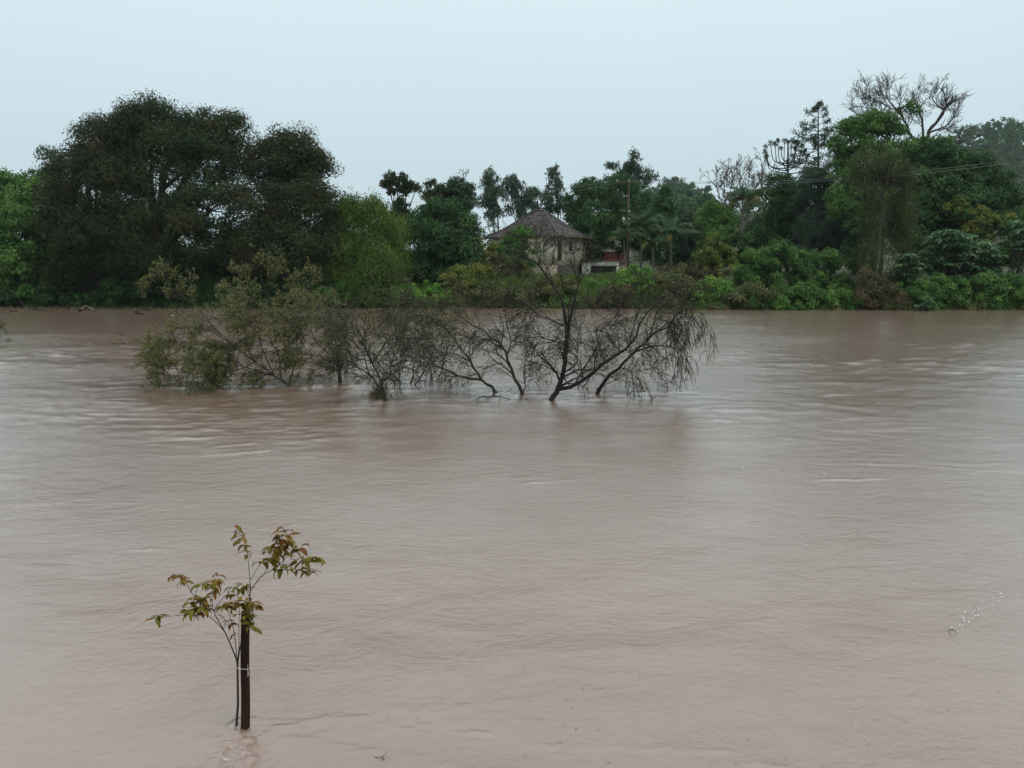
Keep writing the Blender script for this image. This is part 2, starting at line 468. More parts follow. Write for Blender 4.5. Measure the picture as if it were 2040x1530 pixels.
def crown_leaves(lobes, n, nsub, sub_r, leaf, flat=0.7, droop=0.25, front=0.62, shell=0.5, sparse=1.0, aspect=0.5, spread=0.45, upn=0.6):
    """leaf clumps gathered in twiggy tufts through every lobe -> V, F, tint, tuft centres"""
    lb = np.asarray(lobes, float)
    wgt = (lb[:, 3] * lb[:, 5]) ** 0.9
    li = rng.choice(len(lb), nsub, p=wgt / wgt.sum())
    d = nrm(rng.normal(size=(nsub, 3)))
    d[:, 1] = np.where(rng.random(nsub) < front, -np.abs(d[:, 1]), np.abs(d[:, 1]))
    low = d[:, 2] < -0.45
    d[low, 2] *= rng.choice([-1, 1], low.sum(), p=[0.5, 0.5])
    rad = shell + (1.03 - shell) * rng.random(nsub) ** 0.6
    Cn = lb[li, :3] + d * rad[:, None] * lb[li, 3:6]
    rs = sub_r * rng.uniform(0.55, 1.5, nsub)
    k = rng.choice(nsub, n, p=rs ** 2 / (rs ** 2).sum())
    off = rng.normal(size=(n, 3)) * spread
    off *= np.minimum(1, 1.0 / np.maximum(np.linalg.norm(off, axis=1, keepdims=True), 1e-6))
    off[:, 2] = off[:, 2] * flat
    pos = Cn[k] + off * rs[k][:, None]
    pos[:, 2] -= droop * rs[k] * (off[:, 0] ** 2 + off[:, 1] ** 2)
    nm = nrm(0.35 * d[k] + 0.9 * nrm(off) + A3(0, 0, upn) + 0.5 * rng.normal(size=(n, 3)))
    ax = np.cross(nm, rng.normal(size=(n, 3))); ax[:, 2] -= droop * 1.5
    ln = leaf * rng.uniform(0.6, 1.5, n)
    V, Fq = leaf_tris(pos, ax, nm, ln, ln * aspect * 1.1)
    st = np.clip(0.45 + 0.17 * rng.normal(size=nsub), 0, 1)
    tint = np.clip(st[k] + 0.08 * rng.normal(size=n), 0, 1)
    return V, Fq, tint, Cn, li


def px_lobes(lobes, Y, deep=0.85):
    out = []
    for lo in lobes:
        px, py, rx, ry = lo[:4]
        dy = lo[4] if len(lo) > 4 else 0.0
        y = Y + dy
        c = P(px, py, y); s = y / F
        out.append((*c, rx * s, max(rx, ry) * s * deep, ry * s))
    return out


def base_at(px, Y, dz=-0.1):
    x = (px - CX) / F * Y / cp * (cp)          # x of a vertical through the picture column (near the horizon)
    x = P(px, HOR, Y)[0]
    return A3(x, Y, float(ground_z(x, Y)) + dz)


def limbs_to(base, top, targets, r0, r1, tubesides=5, t_lo=0.3):
    """one trunk and curved limbs that reach the lobe centres"""
    mid = (base + top) / 2 + A3(rng.normal(0, .03), rng.normal(0, .03), 0) * np.linalg.norm(top - base)
    K = 9
    trunk = spline([base, base * .67 + mid * .33 + A3(rng.normal(0, .05), 0, 0), mid, top], K)[None]
    parts = [tubes(trunk, taper(1, K, r0, r0 * 0.45), 7)]
    if len(targets):
        tg = np.asarray(targets); n = len(tg)
        f = rng.uniform(t_lo, 0.95, n); i = (f * (K - 1)).astype(int)
        st = trunk[0, i]
        hv = np.linalg.norm((tg - st)[:, :2], axis=1)
        ctrl = (st + tg) / 2; ctrl[:, 2] += -0.05 * hv + 0.1 * (tg[:, 2] - st[:, 2])
        ctrl += rng.normal(0, 0.04, (n, 3)) * np.linalg.norm(tg - st, axis=1, keepdims=True)
        u = np.linspace(0, 1, 7)[None, :, None]
        B = (1 - u) ** 2 * st[:, None] + 2 * u * (1 - u) * ctrl[:, None] + u ** 2 * tg[:, None]
        parts.append(tubes(B, taper(n, 7, r0 * 0.42, r1), tubesides))
    return parts


def tree(name, label, cat, Y, px, lobes, n, leaf, mat, sub_r=0.9, nsub=None, bark='bark', r0=0.25, top_frac=0.75, group=None,
         deep=0.85, trunk_name='trunk', crown_name='crown', twig=0.35, base_dz=-0.1, base=None, **kw):
    lb = px_lobes(lobes, Y, deep)
    bs = base if base is not None else base_at(px, Y, base_dz)
    root = thing(name, label, cat, bs, group)
    A = np.asarray(lb)
    nsub = nsub or max(14, int(n / 150))
    V, Fq, tint, Cn, li = crown_leaves(lb, n, nsub, sub_r, leaf, **kw)
    mesh_obj(crown_name, V, Fq, M[mat], root, bs, tint)
    zt = bs[2] + (A[:, 2].max() - bs[2]) * top_frac
    wt = A[:, 3] * A[:, 5]
    top = A3((A[:, 0] * wt).sum() / wt.sum() * .6 + bs[0] * .4, (A[:, 1] * wt).sum() / wt.sum(), zt)
    parts = limbs_to(bs, top, A[:, :3], r0, r0 * 0.18)
    m = int(len(Cn) * twig)
    if m:
        pick = rng.choice(len(Cn), m, replace=False)
        a, c = A[li[pick], :3], Cn[pick]
        u = np.linspace(0, 1, 4)[None, :, None]
        B = a[:, None] * (1 - u) + c[:, None] * u
        B[:, 1:3] += rng.normal(0, 0.06, (m, 2, 3)) * np.linalg.norm(c - a, axis=1)[:, None, None]
        parts.append(tubes(B, taper(m, 4, max(r0 * 0.14, .018), .008), 3))
    Vt, Ft = join(parts)
    mesh_obj(trunk_name, Vt, Ft, M[bark], root, bs, smooth=True)
    return root


def bush(name, label, Y, px, lobes, n, leaf, mat, cat='shrub', sub_r=0.45, r0=0.05, **kw):
    kw.setdefault('shell', 0.45)
    kw.setdefault('twig', 0.25)
    return tree(name, label, cat, Y, px, lobes, n, leaf, mat, sub_r=sub_r, r0=r0, trunk_name='stem', crown_name='foliage', top_frac=0.5, **kw)


# ------------------------------------------------------------------ house with hipped tile roof
M['plaster'] = rough_mat('old_cream_plaster', (0.48, 0.44, 0.31), (0.76, 0.72, 0.56), 0.8, 0.9, 0.15, detail=8, c2=(0.68, 0.63, 0.47))
M['plaster_low'] = rough_mat('damp_pink_plaster', (0.18, 0.14, 0.10), (0.48, 0.40, 0.29), 1.4, 0.9, 0.3, detail=10)
M['white_wall'] = rough_mat('whitewashed_wall', (0.50, 0.46, 0.38), (0.80, 0.77, 0.68), 1.2, 0.85, 0.2, detail=9)
M['grey_wall'] = rough_mat('grey_rendered_wall', (0.13, 0.12, 0.10), (0.27, 0.25, 0.21), 1.5, 0.9, 0.3, detail=9)
M['stone_dark'] = rough_mat('dark_damp_stone', (0.03, 0.028, 0.024), (0.09, 0.08, 0.068), 2.5, 0.9, 0.6)
M['tile'] = rough_mat('weathered_roof_tile', (0.030, 0.027, 0.027), (0.13, 0.115, 0.11), 2.2, 0.8, 0.4, detail=10, c2=(0.06, 0.052, 0.050))
M['wood_red'] = rough_mat('dark_red_wood', (0.035, 0.010, 0.008), (0.07, 0.02, 0.015), 6, 0.6, 0.2)
M['wood_fascia'] = rough_mat('eave_board', (0.05, 0.04, 0.032), (0.12, 0.10, 0.08), 5, 0.85, 0.2)
M['shutter'] = rough_mat('faded_shutter', (0.20, 0.17, 0.12), (0.33, 0.28, 0.20), 5, 0.8, 0.2)
M['white_paint'] = rough_mat('white_paint', (0.62, 0.62, 0.60), (0.8, 0.8, 0.78), 3, 0.6, 0.05)
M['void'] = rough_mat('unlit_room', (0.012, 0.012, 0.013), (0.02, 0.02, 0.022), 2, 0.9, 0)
M['iron'] = rough_mat('painted_iron', (0.02, 0.02, 0.022), (0.05, 0.05, 0.052), 9, 0.5, 0.1, spec=0.5)
M['glass'], t, b = new_mat('window_glass')
b.inputs['Base Color'].default_value = (0.02, 0.025, 0.028, 1); b.inputs['Roughness'].default_value = 0.08
BM, t, b = new_mat('red_brick')
bt = t.nodes.new('ShaderNodeTexBrick'); tcx = t.nodes.new('ShaderNodeTexCoord'); mpx = t.nodes.new('ShaderNodeMapping')
mpx.inputs['Rotation'].default_value = (math.pi / 2, 0, 0)
bt.inputs['Color1'].default_value = (0.30, 0.075, 0.04, 1); bt.inputs['Color2'].default_value = (0.40, 0.12, 0.065, 1)
bt.inputs['Mortar'].default_value = (0.20, 0.12, 0.09, 1); bt.inputs['Scale'].default_value = 2.2; bt.inputs['Mortar Size'].default_value = 0.012
t.links.new(tcx.outputs['Object'], mpx.inputs[0]); t.links.new(mpx.outputs[0], bt.inputs['Vector']); t.links.new(bt.outputs[0], b.inputs['Base Color'])
b.inputs['Roughness'].default_value = 0.9
M['brick'] = BM

BOXF = np.array([[0, 3, 2, 1], [4, 5, 6, 7], [0, 1, 5, 4], [1, 2, 6, 5], [2, 3, 7, 6], [3, 0, 4, 7]])


def slab(a, b, z0, z1, th):
    """upright box along the segment a-b, thickness th to the far side"""
    a, b = A3(*a[:2]), A3(*b[:2]); d = (b - a) / np.hypot(*(b - a)); n = A3(-d[1], d[0])
    if n[1] < 0:
        n = -n
    q = [a, b, b + n * th, a + n * th]
    V = np.array([(*p, z0) for p in q] + [(*p, z1) for p in q])
    return V, BOXF


HY = 84.0                               # distance of the near corner
hx = lambda px, y: P(px, HOR, y)[0]
pA, pB, pC, pD = A3(hx(985, HY + 4.2), HY + 4.2), A3(hx(1110, HY), HY), A3(hx(1150, HY + 1.8), HY + 1.8), A3(hx(1168, HY + 6.2), HY + 6.2)
pE = pD + (pA - pB) * 0.95
poly = [pA, pB, pC, pD, pE]
cen = (pA + pD) / 2 + A3(0.1, 0.3)
z0h, zmid, zev = 1.6, P(0, 528, HY)[2], P(0, 471, HY)[2]
hb = A3(cen[0], cen[1], z0h)
house = thing('house', 'old cream house with a grey tiled hip roof behind the bank', 'house', hb)


def part(name, V, Fq, mat, parent, org, **k):
    return mesh_obj(name, V, Fq, M[mat], parent, org, **k)


for i in range(5):
    a, b_ = poly[i], poly[(i + 1) % 5]
    n_ = A3(-(b_ - a)[1], (b_ - a)[0])
    V, Fq = slab(a, b_, zmid, zev + 0.25, 0.25)
    part('wall', V, Fq, 'plaster', house, hb)
    V, Fq = slab(a, b_, z0h - 0.6, zmid - 0.003, 0.28)
    part('lower_wall', V, Fq, 'plaster_low' if i == 0 else ('stone_dark' if i in (1, 2) else 'plaster_low'), house, hb)


def on_wall(name, a, b_, f0, f1, z0, z1, mat, out, dep=0.08):
    p0, p1 = a + (b_ - a) * f0, a + (b_ - a) * f1
    d = (b_ - a) / np.hypot(*(b_ - a)); n = A3(d[1], -d[0])
    if n[1] > 0:
        n = -n
    V, Fq = slab(p0 + n * out, p1 + n * out, z0, z1, dep)
    return part(name, V, Fq, mat, house, hb)


zz = lambda py: P(0, py, HY)[2]
# shuttered window, open red door and narrow window of the upper floor
w1 = on_wall('window', pA, pB, 0.64, 0.74, zz(503), zz(481), 'shutter', 0.04)
on_wall('window_frame', pA, pB, 0.625, 0.645, zz(505), zz(479), 'white_wall', 0.07)
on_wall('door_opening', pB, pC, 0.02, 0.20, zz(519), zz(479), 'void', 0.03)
on_wall('door', pB, pC, 0.04, 0.18, zz(519), zz(485), 'wood_red', 0.06)
on_wall('door_head', pB, pC, 0.03, 0.19, zz(484), zz(480), 'shutter', 0.07)
on_wall('window', pB, pC, 0.56, 0.72, zz(500), zz(481), 'glass', 0.04)
on_wall('shutter', pB, pC, 0.48, 0.55, zz(502), zz(480), 'white_wall', 0.09)
on_wall('shutter', pB, pC, 0.73, 0.80, zz(502), zz(480), 'white_wall', 0.09)
on_wall('window_sill', pB, pC, 0.46, 0.82, zz(504.5), zz(502.5), 'grey_wall', 0.12, 0.16)
on_wall('window', pA, pB, 0.12, 0.24, zz(503), zz(481), 'glass', 0.04)
on_wall('window_sill', pA, pB, 0.10, 0.26, zz(505.5), zz(503.5), 'grey_wall', 0.12, 0.16)
# roof: eave polygon, bell-cast slope, tile courses as real overlapping strips
eave = [cen + (p - cen) * 1.0 + nrm(p - cen) * 1.25 for p in poly]
eave[3] = A3(hx(1184, HY + 6.5), HY + 6.5)
eave[0] = A3(hx(963, HY + 4.6), HY + 4.6)
apex = P(1074, 420.5, cen[1]); rid = A3(0.55, 0.1, 0.0)
roof = thing('roof', None, None, (0, 0, 0)); roof.parent = house
NC = 11
hip_pts = []
for i in range(5):
    a, b_ = eave[i], eave[(i + 1) % 5]
    za = zev - 0.02
    ap = apex + (rid if i in (1, 2) else -rid if i in (4,) else 0)
    ap0 = apex + (-rid if i in (0, 4) else rid)
    ap1 = apex + (rid if i in (0, 1, 2) else -rid)
    if i == 3:
        ap0, ap1 = apex + rid, apex - rid

    def sp_(t, u):                       # t up the slope, u along the course; flared near the eave
        lo = A3(*(a + (b_ - a) * u), za); hi = ap0 + (ap1 - ap0) * u
        p = lo + (hi - lo) * t
        p[2] -= 0.42 * math.sin(math.pi * min(1, t * 1.0)) * (1 - t) ** 0.5
        return p
    for c in range(NC):
        t0, t1 = c / NC, min(1.0, (c + 1.18) / NC)
        w = np.linalg.norm(sp_(t0, 1) - sp_(t0, 0)); m = max(2, int(w / 0.32))
        us = np.linspace(0, 1, m + 1)
        jit = rng.normal(0, 0.012, m + 1); lift = 0.14 + rng.normal(0, 0.025, m + 1)
        Vs = []
        for q, u in enumerate(us):
            Vs += [sp_(t0, u) + A3(0, 0, lift[q]) + A3(0, jit[q], 0), sp_(t1, u) + A3(0, 0, 0.012), sp_(t0, u) + A3(0, 0, -0.02)]
        Vs = np.array(Vs); k = np.arange(m) * 3
        Fq = np.concatenate([np.stack([k, k + 3, k + 4, k + 1], 1), np.stack([k, k + 2, k + 5, k + 3], 1)])
        part('tile_course', Vs, Fq, 'tile', roof, hb)
    hp = np.array([sp_(tt, 1.0) + A3(0, 0, 0.09) for tt in np.linspace(0, 1, 9)])
    V, Fq = tubes(hp[None], np.full((1, 9), 0.11), 6)
    part('hip_tiles', V, Fq, 'tile', roof, hb, smooth=True)
    pl = np.array([A3(*a, za - 0.06), A3(*b_, za - 0.06), A3(*a, za + 0.05), A3(*b_, za + 0.05)])
    V, Fq = slab(a, b_, za - 0.13, za - 0.015, 0.05)
    part('fascia', V, Fq, 'wood_fascia', roof, hb)
V = np.array([(*p, zev - 0.1) for p in eave]); part('soffit', np.concatenate([V, [(*cen, zev - 0.08)]]), np.array([[i, (i + 1) % 5, 5] for i in range(5)]), 'wood_fascia', roof, hb)
V, Fq = tubes(np.array([[apex - rid + A3(0, 0, .1), apex + A3(0, 0, .1), apex + rid + A3(0, 0, .1)]]), np.full((1, 3), .12), 6)
part('ridge_tiles', V, Fq, 'tile', roof, hb)

# garage annex
AY = 86.0
q = lambda px, y=AY: A3(hx(px, y), y)
zq = lambda py, y=AY: P(0, py, y)[2]
ab = A3(*q(1205), 1.6)
annex = thing('garage', 'low whitewashed garage with a dark barred opening beside the house', 'garage', ab)
for (x0, x1, y0, y1) in ((1160, 1177, 560, 521.5), (1228, 1233.5, 560, 521.5), (1177.1, 1227.9, 530.5, 521.5)):
    V, Fq = slab(q(x0), q(x1), zq(y0), zq(y1), 0.25); part('wall', V, Fq, 'white_wall', annex, ab)
V, Fq = slab(q(1233.8, AY + .1), q(1263, AY + .1), zq(562), zq(521.0), 0.25); part('side_wall', V, Fq, 'grey_wall', annex, ab)
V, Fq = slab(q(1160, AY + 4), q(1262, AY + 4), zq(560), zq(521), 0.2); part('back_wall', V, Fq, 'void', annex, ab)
V, Fq = slab(q(1158, AY - .35), q(1192, AY - .35), zq(521.2), zq(518.8), 4.6); part('roof_slab', V, Fq, 'wood_red', annex, ab)
V, Fq = slab(q(1192.2, AY - .1), q(1263, AY - .1), zq(521.3), zq(519.8), 4.3); part('roof_slab', V, Fq, 'grey_wall', annex, ab)
V, Fq = slab(q(1177, AY + .5), q(1228, AY + .5), zq(560), zq(551.5), 0.06); 
for k, (x0, x1, y0, y1) in enumerate(((1179.5, 1183, 555.5, 550), (1185, 1191, 556, 549.5), (1195, 1209.5, 555, 552.2), (1191, 1196, 556, 554.5))):
    V, Fq = slab(q(x0, AY + .5), q(x1, AY + .5), zq(y0), zq(y1), 0.05); part('white_panel', V, Fq, 'white_paint', annex, ab)
for k in range(9):
    xx = 1179 + k * 6
    V, Fq = slab(q(xx, AY + .12), q(xx + .9, AY + .12), zq(557), zq(530.6), 0.04); part('bar', V, Fq, 'iron', annex, ab)
for py in (537, 545, 551):
    V, Fq = slab(q(1177.2, AY + .17), q(1227.8, AY + .17), zq(py), zq(py - 1), 0.03); part('rail', V, Fq, 'iron', annex, ab)

BY = 92.0
bb = A3(*q(1222, BY), 2.2)
bw = thing('brick_wall', 'red brick wall section rising behind the garage roof', 'wall', bb)
for (x0, x1) in ((1196, 1230.5), (1232, 1251)):
    V, Fq = slab(q(x0, BY), q(x1, BY), 2.0, zq(502.5, BY), 0.2)
    part('panel', V, Fq, 'brick', bw, bb)
V, Fq = slab(q(1230.0, BY - .08), q(1232.3, BY - .08), 2.0, zq(501.8, BY), 0.36); part('pier', V, Fq, 'stone_dark', bw, bb)
V, Fq = slab(q(1195, BY - .06), q(1252, BY - .06), zq(502.3, BY), zq(501.4, BY), 0.32); part('coping', V, Fq, 'stone_dark', bw, bb)

# ------------------------------------------------------------------ utility pole and wires
M['concrete'] = rough_mat('pole_wood', (0.05, 0.04, 0.028), (0.12, 0.095, 0.068), 4, 0.85, 0.3, (1, 1, .2))
M['porcelain'] = rough_mat('porcelain', (0.5, 0.5, 0.48), (0.7, 0.7, 0.68), 9, 0.3, 0)
PY = 83.0
pb = base_at(1251, PY)
pole = thing('utility_pole', 'slim utility pole with a crossarm rising behind the garage', 'utility pole', pb)
ptop = P(1253, 357, PY)
V, Fq = tubes(np.array([[pb, (pb + ptop) / 2, ptop]]), np.array([[.17, .14, .11]]), 8); part('pole', V, Fq, 'concrete', pole, pb, smooth=True)


def bar_box(p0, p1, h, d):
    V, Fq = slab(p0, p1, p0[2] - h / 2, p0[2] + h / 2, d); return V, Fq


ca = ptop + A3(-1.35, -.14, -.35); cb = ptop + A3(1.35, -.14, -.35)
V, Fq = bar_box(ca, cb, .12, .1); part('crossarm', V, Fq, 'concrete', pole, pb)
ins = [ca + (cb - ca) * f + A3(0, .05, .06) for f in (0.04, 0.5, 0.96)]
prof = np.array([[.0, .02], [.05, .02], [.09, .06], [.12, .03], [.16, .06], [.2, .02]])
for pnt in ins:
    pts = np.array([[pnt + A3(0, 0, z) for z in prof[:, 0]]])
    V, Fq = tubes(pts, prof[None, :, 1] * 1.3, 8); part('insulator', V, Fq, 'porcelain', pole, pb, smooth=True)
for py in (421, 425.5, 429.5, 436, 446, 459):
    c = P(1253.2, py, PY) + A3(0, -.16, 0)
    V, Fq = slab(c - A3(.13, 0, 0), c + A3(.13, 0, 0), c[2] - .04, c[2] + .04, .1); part('bracket', V, Fq, 'porcelain', pole, pb)
c = P(1242.5, 437, PY - .2)
V, Fq = tubes(np.array([[c + A3(0, 0, -.3), c + A3(0, 0, -.2), c, c + A3(0, 0, .16), c + A3(0, 0, .24)]]), np.array([[.03, .06, .16, .14, .02]]), 8)
part('street_lamp_head', V, Fq, 'porcelain', pole, pb, smooth=True)
V, Fq = tubes(np.array([[c + A3(0, 0, .2), c + A3(.3, .1, .25), P(1252, 439, PY)]]), np.full((1, 3), .025), 4); part('lamp_bracket', V, Fq, 'iron', pole, pb)
M['wire'] = rough_mat('wire', (0.10, 0.11, 0.10), (0.22, 0.23, 0.21), 3, 0.5, 0)


def wire(label, p0, p1, sag, r=.014):
    u = np.linspace(0, 1, 40)[:, None]; pts = p0 * (1 - u) + p1 * u; pts[:, 2] -= (sag * 4 * u * (1 - u))[:, 0]
    V, Fq = tubes(pts[None], np.full((1, 40), r), 4)
    tag(mesh_obj('power_line', V, Fq, M['wire'], None, None), label, 'power line', 'wires strung from the utility pole')


wire('upper of two power wires crossing in front of the big right-hand trees', ins[2] + A3(0, 0, .2), P(2010, 320, 60), .75)
wire('lower of two power wires crossing in front of the big right-hand trees', ins[1] + A3(0, 0, .2), P(2006, 326, 60), .85)
wire('upper power wire running left from the pole past the eucalypts', ins[0] + A3(0, 0, .2), P(640, 400, 100), 1.0)
wire('lower power wire running left from the pole past the eucalypts', ins[0] + A3(.3, 0, -.05), P(640, 408, 100), 1.3)

# ------------------------------------------------------------------ the three big dark trees on the left
G_BIG = 'big dark trees on the left bank'
tree('dark_tree', 'rust-tinged dark tree forming the left shoulder of the big crown', 'tree', 69, 190,
     [(150, 345, 44, 44), (200, 292, 52, 50, -1), (136, 430, 32, 70, -.5), (205, 380, 65, 70, -2), (180, 470, 62, 55, -3), (150, 540, 40, 40, -1), (228, 330, 40, 60, 0), (225, 510, 45, 45, -2)],
     80000, 0.19, 'rust', sub_r=1.15, nsub=300, r0=.45, group=G_BIG)
tree('dark_tree', 'tallest dark tree with the domed top, centre of the big crown', 'tree', 70, 330,
     [(302, 244, 62, 38, 0), (258, 280, 55, 50, 0), (340, 290, 62, 58, -1), (400, 250, 42, 38, 1), (452, 258, 44, 34, 1), (470, 310, 34, 44, 0), (390, 330, 75, 58, -2),
      (300, 380, 70, 60, -2), (420, 420, 80, 58, -4), (320, 470, 72, 52, -4.5), (255, 450, 55, 48, -3), (430, 505, 62, 42, -4), (340, 545, 60, 38, -3), (290, 540, 30, 45, -3)],
     120000, 0.2, 'dark', sub_r=1.2, nsub=420, r0=.55, group=G_BIG)
tree('dark_tree', 'brown-green dark tree forming the right shoulder of the big crown', 'tree', 68, 560,
     [(575, 305, 58, 46, 0), (616, 345, 45, 50, 0), (535, 335, 42, 52, 1), (600, 415, 72, 58, -2), (645, 430, 34, 55, -1), (520, 425, 58, 60, -2), (555, 485, 72, 40, -4), (640, 495, 42, 42, -2), (505, 500, 50, 40, -2)],
     90000, 0.19, 'rust', sub_r=1.15, nsub=320, r0=.45, group=G_BIG)

# left edge
tree('green_tree', 'mid-green leafy tree at the left picture edge beside the dark trees', 'tree', 70, 30,
     [(20, 400, 60, 48), (70, 400, 42, 55), (-20, 440, 60, 60), (50, 460, 62, 55, -2), (15, 520, 60, 50, -3), (85, 490, 40, 60, -2), (60, 560, 60, 45, -2), (-30, 560, 50, 45, -2), (110, 560, 35, 40, -1)],
     48000, 0.24, 'mid', sub_r=0.8, r0=.3)
tree('feathery_tree', 'pale feathery tree poking up behind the left tree, against the sky', 'tree', 105, 98,
     [(100, 320, 26, 24), (85, 345, 18, 18), (118, 350, 22, 30), (92, 380, 25, 20)], 3200, 0.3, 'grey', sub_r=0.9, r0=.18, spread=.7, bark='bark_pale')
tree('slender_tree', 'small dark pointed treetop standing above the left-edge tree', 'tree', 95, 55,
     [(55, 345, 9, 16), (52, 372, 16, 18), (10, 356, 16, 8), (20, 375, 20, 14)], 2600, 0.28, 'deep', sub_r=0.6, r0=.15)

# bamboo and the trees between the big crown and the house
G_BAM = 'bamboo clumps beside the big dark trees'


def bamboo(label, Y, px, lobes, n, seed_cn=26):
    lb = px_lobes(lobes, Y, .9); bs = base_at(px, Y)
    root = thing('bamboo_clump', label, 'bamboo', bs, G_BAM)
    V, Fq, tint, Cn, li = crown_leaves(lb, int(n * 1.3), int(n / 150), .95, .24, flat=.8, droop=.8, aspect=.28)
    mesh_obj('foliage', V, Fq, M['bamboo'], root, bs, tint)
    pick = Cn[rng.choice(len(Cn), seed_cn)]
    st = bs + rng.normal(0, .5, (seed_cn, 3)) * A3(1, 1, 0)
    u = np.linspace(0, 1, 8)[None, :, None]
    ctrl = st * .55 + pick * .45; ctrl[:, 2] = pick[:, 2] * 1.08
    B = (1 - u) ** 2 * st[:, None] + 2 * u * (1 - u) * ctrl[:, None] + u ** 2 * pick[:, None]
    V, Fq = tubes(B, taper(seed_cn, 8, .05, .012), 5)
    mesh_obj('culms', V, Fq, M['bark_olive'], root, bs, smooth=True)


bamboo('tall bamboo clump touching the dark crown, drooping green sprays', 68, 690, [(690, 440, 36, 48), (680, 510, 32, 55, -1), (715, 420, 32, 30, 1), (700, 565, 35, 38, -1)], 18000)
bamboo('yellow-green bamboo clump in the middle of the three', 67, 740, [(745, 425, 32, 28, 1), (735, 490, 36, 36, 0), (750, 525, 34, 28, -2), (730, 560, 40, 34, -2)], 16000)
bamboo('low bamboo clump nearest the broad dark tree', 69, 785, [(780, 470, 26, 36, 1), (785, 525, 30, 38, 0), (775, 575, 34, 26, -1)], 11000)
tree('open_tree', 'tree with a flat open crown and visible limbs against the sky', 'tree', 92, 795,
     [(772, 362, 18, 14), (795, 355, 20, 10), (812, 372, 16, 14), (826, 385, 10, 9), (785, 385, 16, 12), (800, 405, 20, 16), (790, 440, 28, 24)], 6500, 0.32, 'dark', sub_r=0.75, r0=.28, twig=.6, shell=.3, front=.5)
tree('mid_tree', 'broad dark green tree standing left of the house', 'tree', 74, 880,
     [(880, 430, 48, 32), (920, 450, 30, 34), (840, 455, 40, 36), (880, 490, 62, 46, -2), (850, 540, 55, 42, -2), (915, 520, 36, 46, -2), (890, 570, 50, 32, -3), (945, 490, 14, 30)], 42000, 0.24, 'deep', sub_r=0.8, r0=.35)
tree('round_tree', 'rounded brown-green treetop behind the broad dark tree', 'tree', 88, 878,
     [(878, 382, 28, 22), (868, 405, 28, 22), (895, 400, 25, 25)], 8000, 0.28, 'dark', sub_r=0.7, r0=.2)
tree('round_tree', 'rounded treetop with a leafless sprig on top, left of the eucalypts', 'tree', 90, 915,
     [(908, 368, 22, 15), (928, 385, 16, 24), (938, 410, 10, 24), (915, 400, 22, 24)], 6500, 0.28, 'grey', sub_r=0.7, r0=.2, shell=.35)
# leafless sprig on it
G_EUC = 'tall slender eucalypts behind the house'


def eucalypt(label, Y, px, lobes, n, mat='grey'):
    tree('eucalyptus_tree', label, 'tree', Y, px, lobes, int(n * .62), .36, mat, sub_r=.7, nsub=int(n / 130), r0=.17, bark='bark_pale', group=G_EUC, twig=.5, shell=.25, front=.5, droop=.9, aspect=.3, top_frac=.93, deep=.9)


eucalypt('leftmost eucalyptus behind the house, pointed crown with bare lower trunk', 100, 985, [(980, 342, 11, 13), (976, 362, 18, 18), (986, 385, 22, 18), (968, 395, 20, 14), (985, 412, 16, 14), (958, 408, 12, 8), (975, 430, 18, 12)], 6500)
eucalypt('second eucalyptus from the left, loose crown right above the roof', 101, 1030, [(1028, 345, 9, 13), (1022, 365, 18, 14), (1038, 372, 20, 14), (1018, 392, 18, 16), (1045, 398, 16, 12), (1030, 420, 22, 14), (1055, 385, 9, 8)], 6500)
eucalypt('third eucalyptus, narrow airy crown right of the roof peak', 99, 1110, [(1106, 340, 12, 13), (1100, 362, 15, 14), (1117, 372, 15, 14), (1096, 388, 16, 12), (1120, 398, 14, 12), (1105, 412, 20, 12)], 5200)
eucalypt('short eucalyptus half hidden between the second and third ones', 106, 1072, [(1070, 388, 12, 12), (1064, 408, 14, 14), (1076, 425, 16, 12)], 2600)
eucalypt('tall sparse eucalyptus rising behind the utility pole', 112, 1262, [(1222, 330, 13, 14), (1216, 352, 12, 12), (1250, 335, 14, 14), (1270, 312, 18, 14), (1262, 335, 18, 16), (1285, 338, 16, 14), (1300, 352, 12, 12), (1240, 355, 18, 14), (1275, 360, 22, 14)], 9000)
tree('woodland_tree', 'round deep green tree at the right end of the house roof', 'tree', 93, 1165,
     [(1180, 368, 18, 16), (1160, 395, 28, 26), (1195, 392, 26, 26), (1150, 430, 22, 30), (1185, 440, 40, 36, -2), (1170, 480, 40, 34, -2)], 26000, .26, 'deep', sub_r=.8, r0=.3)
tree('woodland_tree', 'round deep green tree directly behind the utility pole', 'tree', 94, 1240,
     [(1235, 375, 32, 22), (1270, 385, 28, 24), (1225, 415, 34, 34, -1), (1268, 425, 38, 34, -1), (1235, 465, 42, 34, -2), (1280, 470, 30, 34)], 27000, .26, 'deep', sub_r=.8, r0=.3)
tree('conical_tree', 'dark conical tree rising behind the palms', 'tree', 90, 1325,
     [(1322, 392, 10, 16), (1318, 420, 22, 20), (1335, 440, 20, 20), (1310, 452, 26, 22), (1335, 475, 28, 24), (1320, 500, 34, 24)], 15000, .26, 'deep', sub_r=.6, r0=.25, droop=.8)
tree('woodland_tree', 'olive green tree filling the gap right of the palms', 'tree', 92, 1378,
     [(1375, 440, 22, 22), (1362, 475, 26, 30), (1392, 480, 26, 30), (1375, 515, 34, 26)], 14000, .26, 'grey', sub_r=.7, r0=.2)
tree('woodland_tree', 'dome-shaped green tree left of the tall feather palm', 'tree', 88, 1422,
     [(1425, 418, 24, 17), (1408, 442, 22, 24), (1440, 445, 22, 24), (1425, 475, 34, 28, -1), (1415, 510, 36, 24, -1)], 18000, .25, 'mid', sub_r=.7, r0=.2)
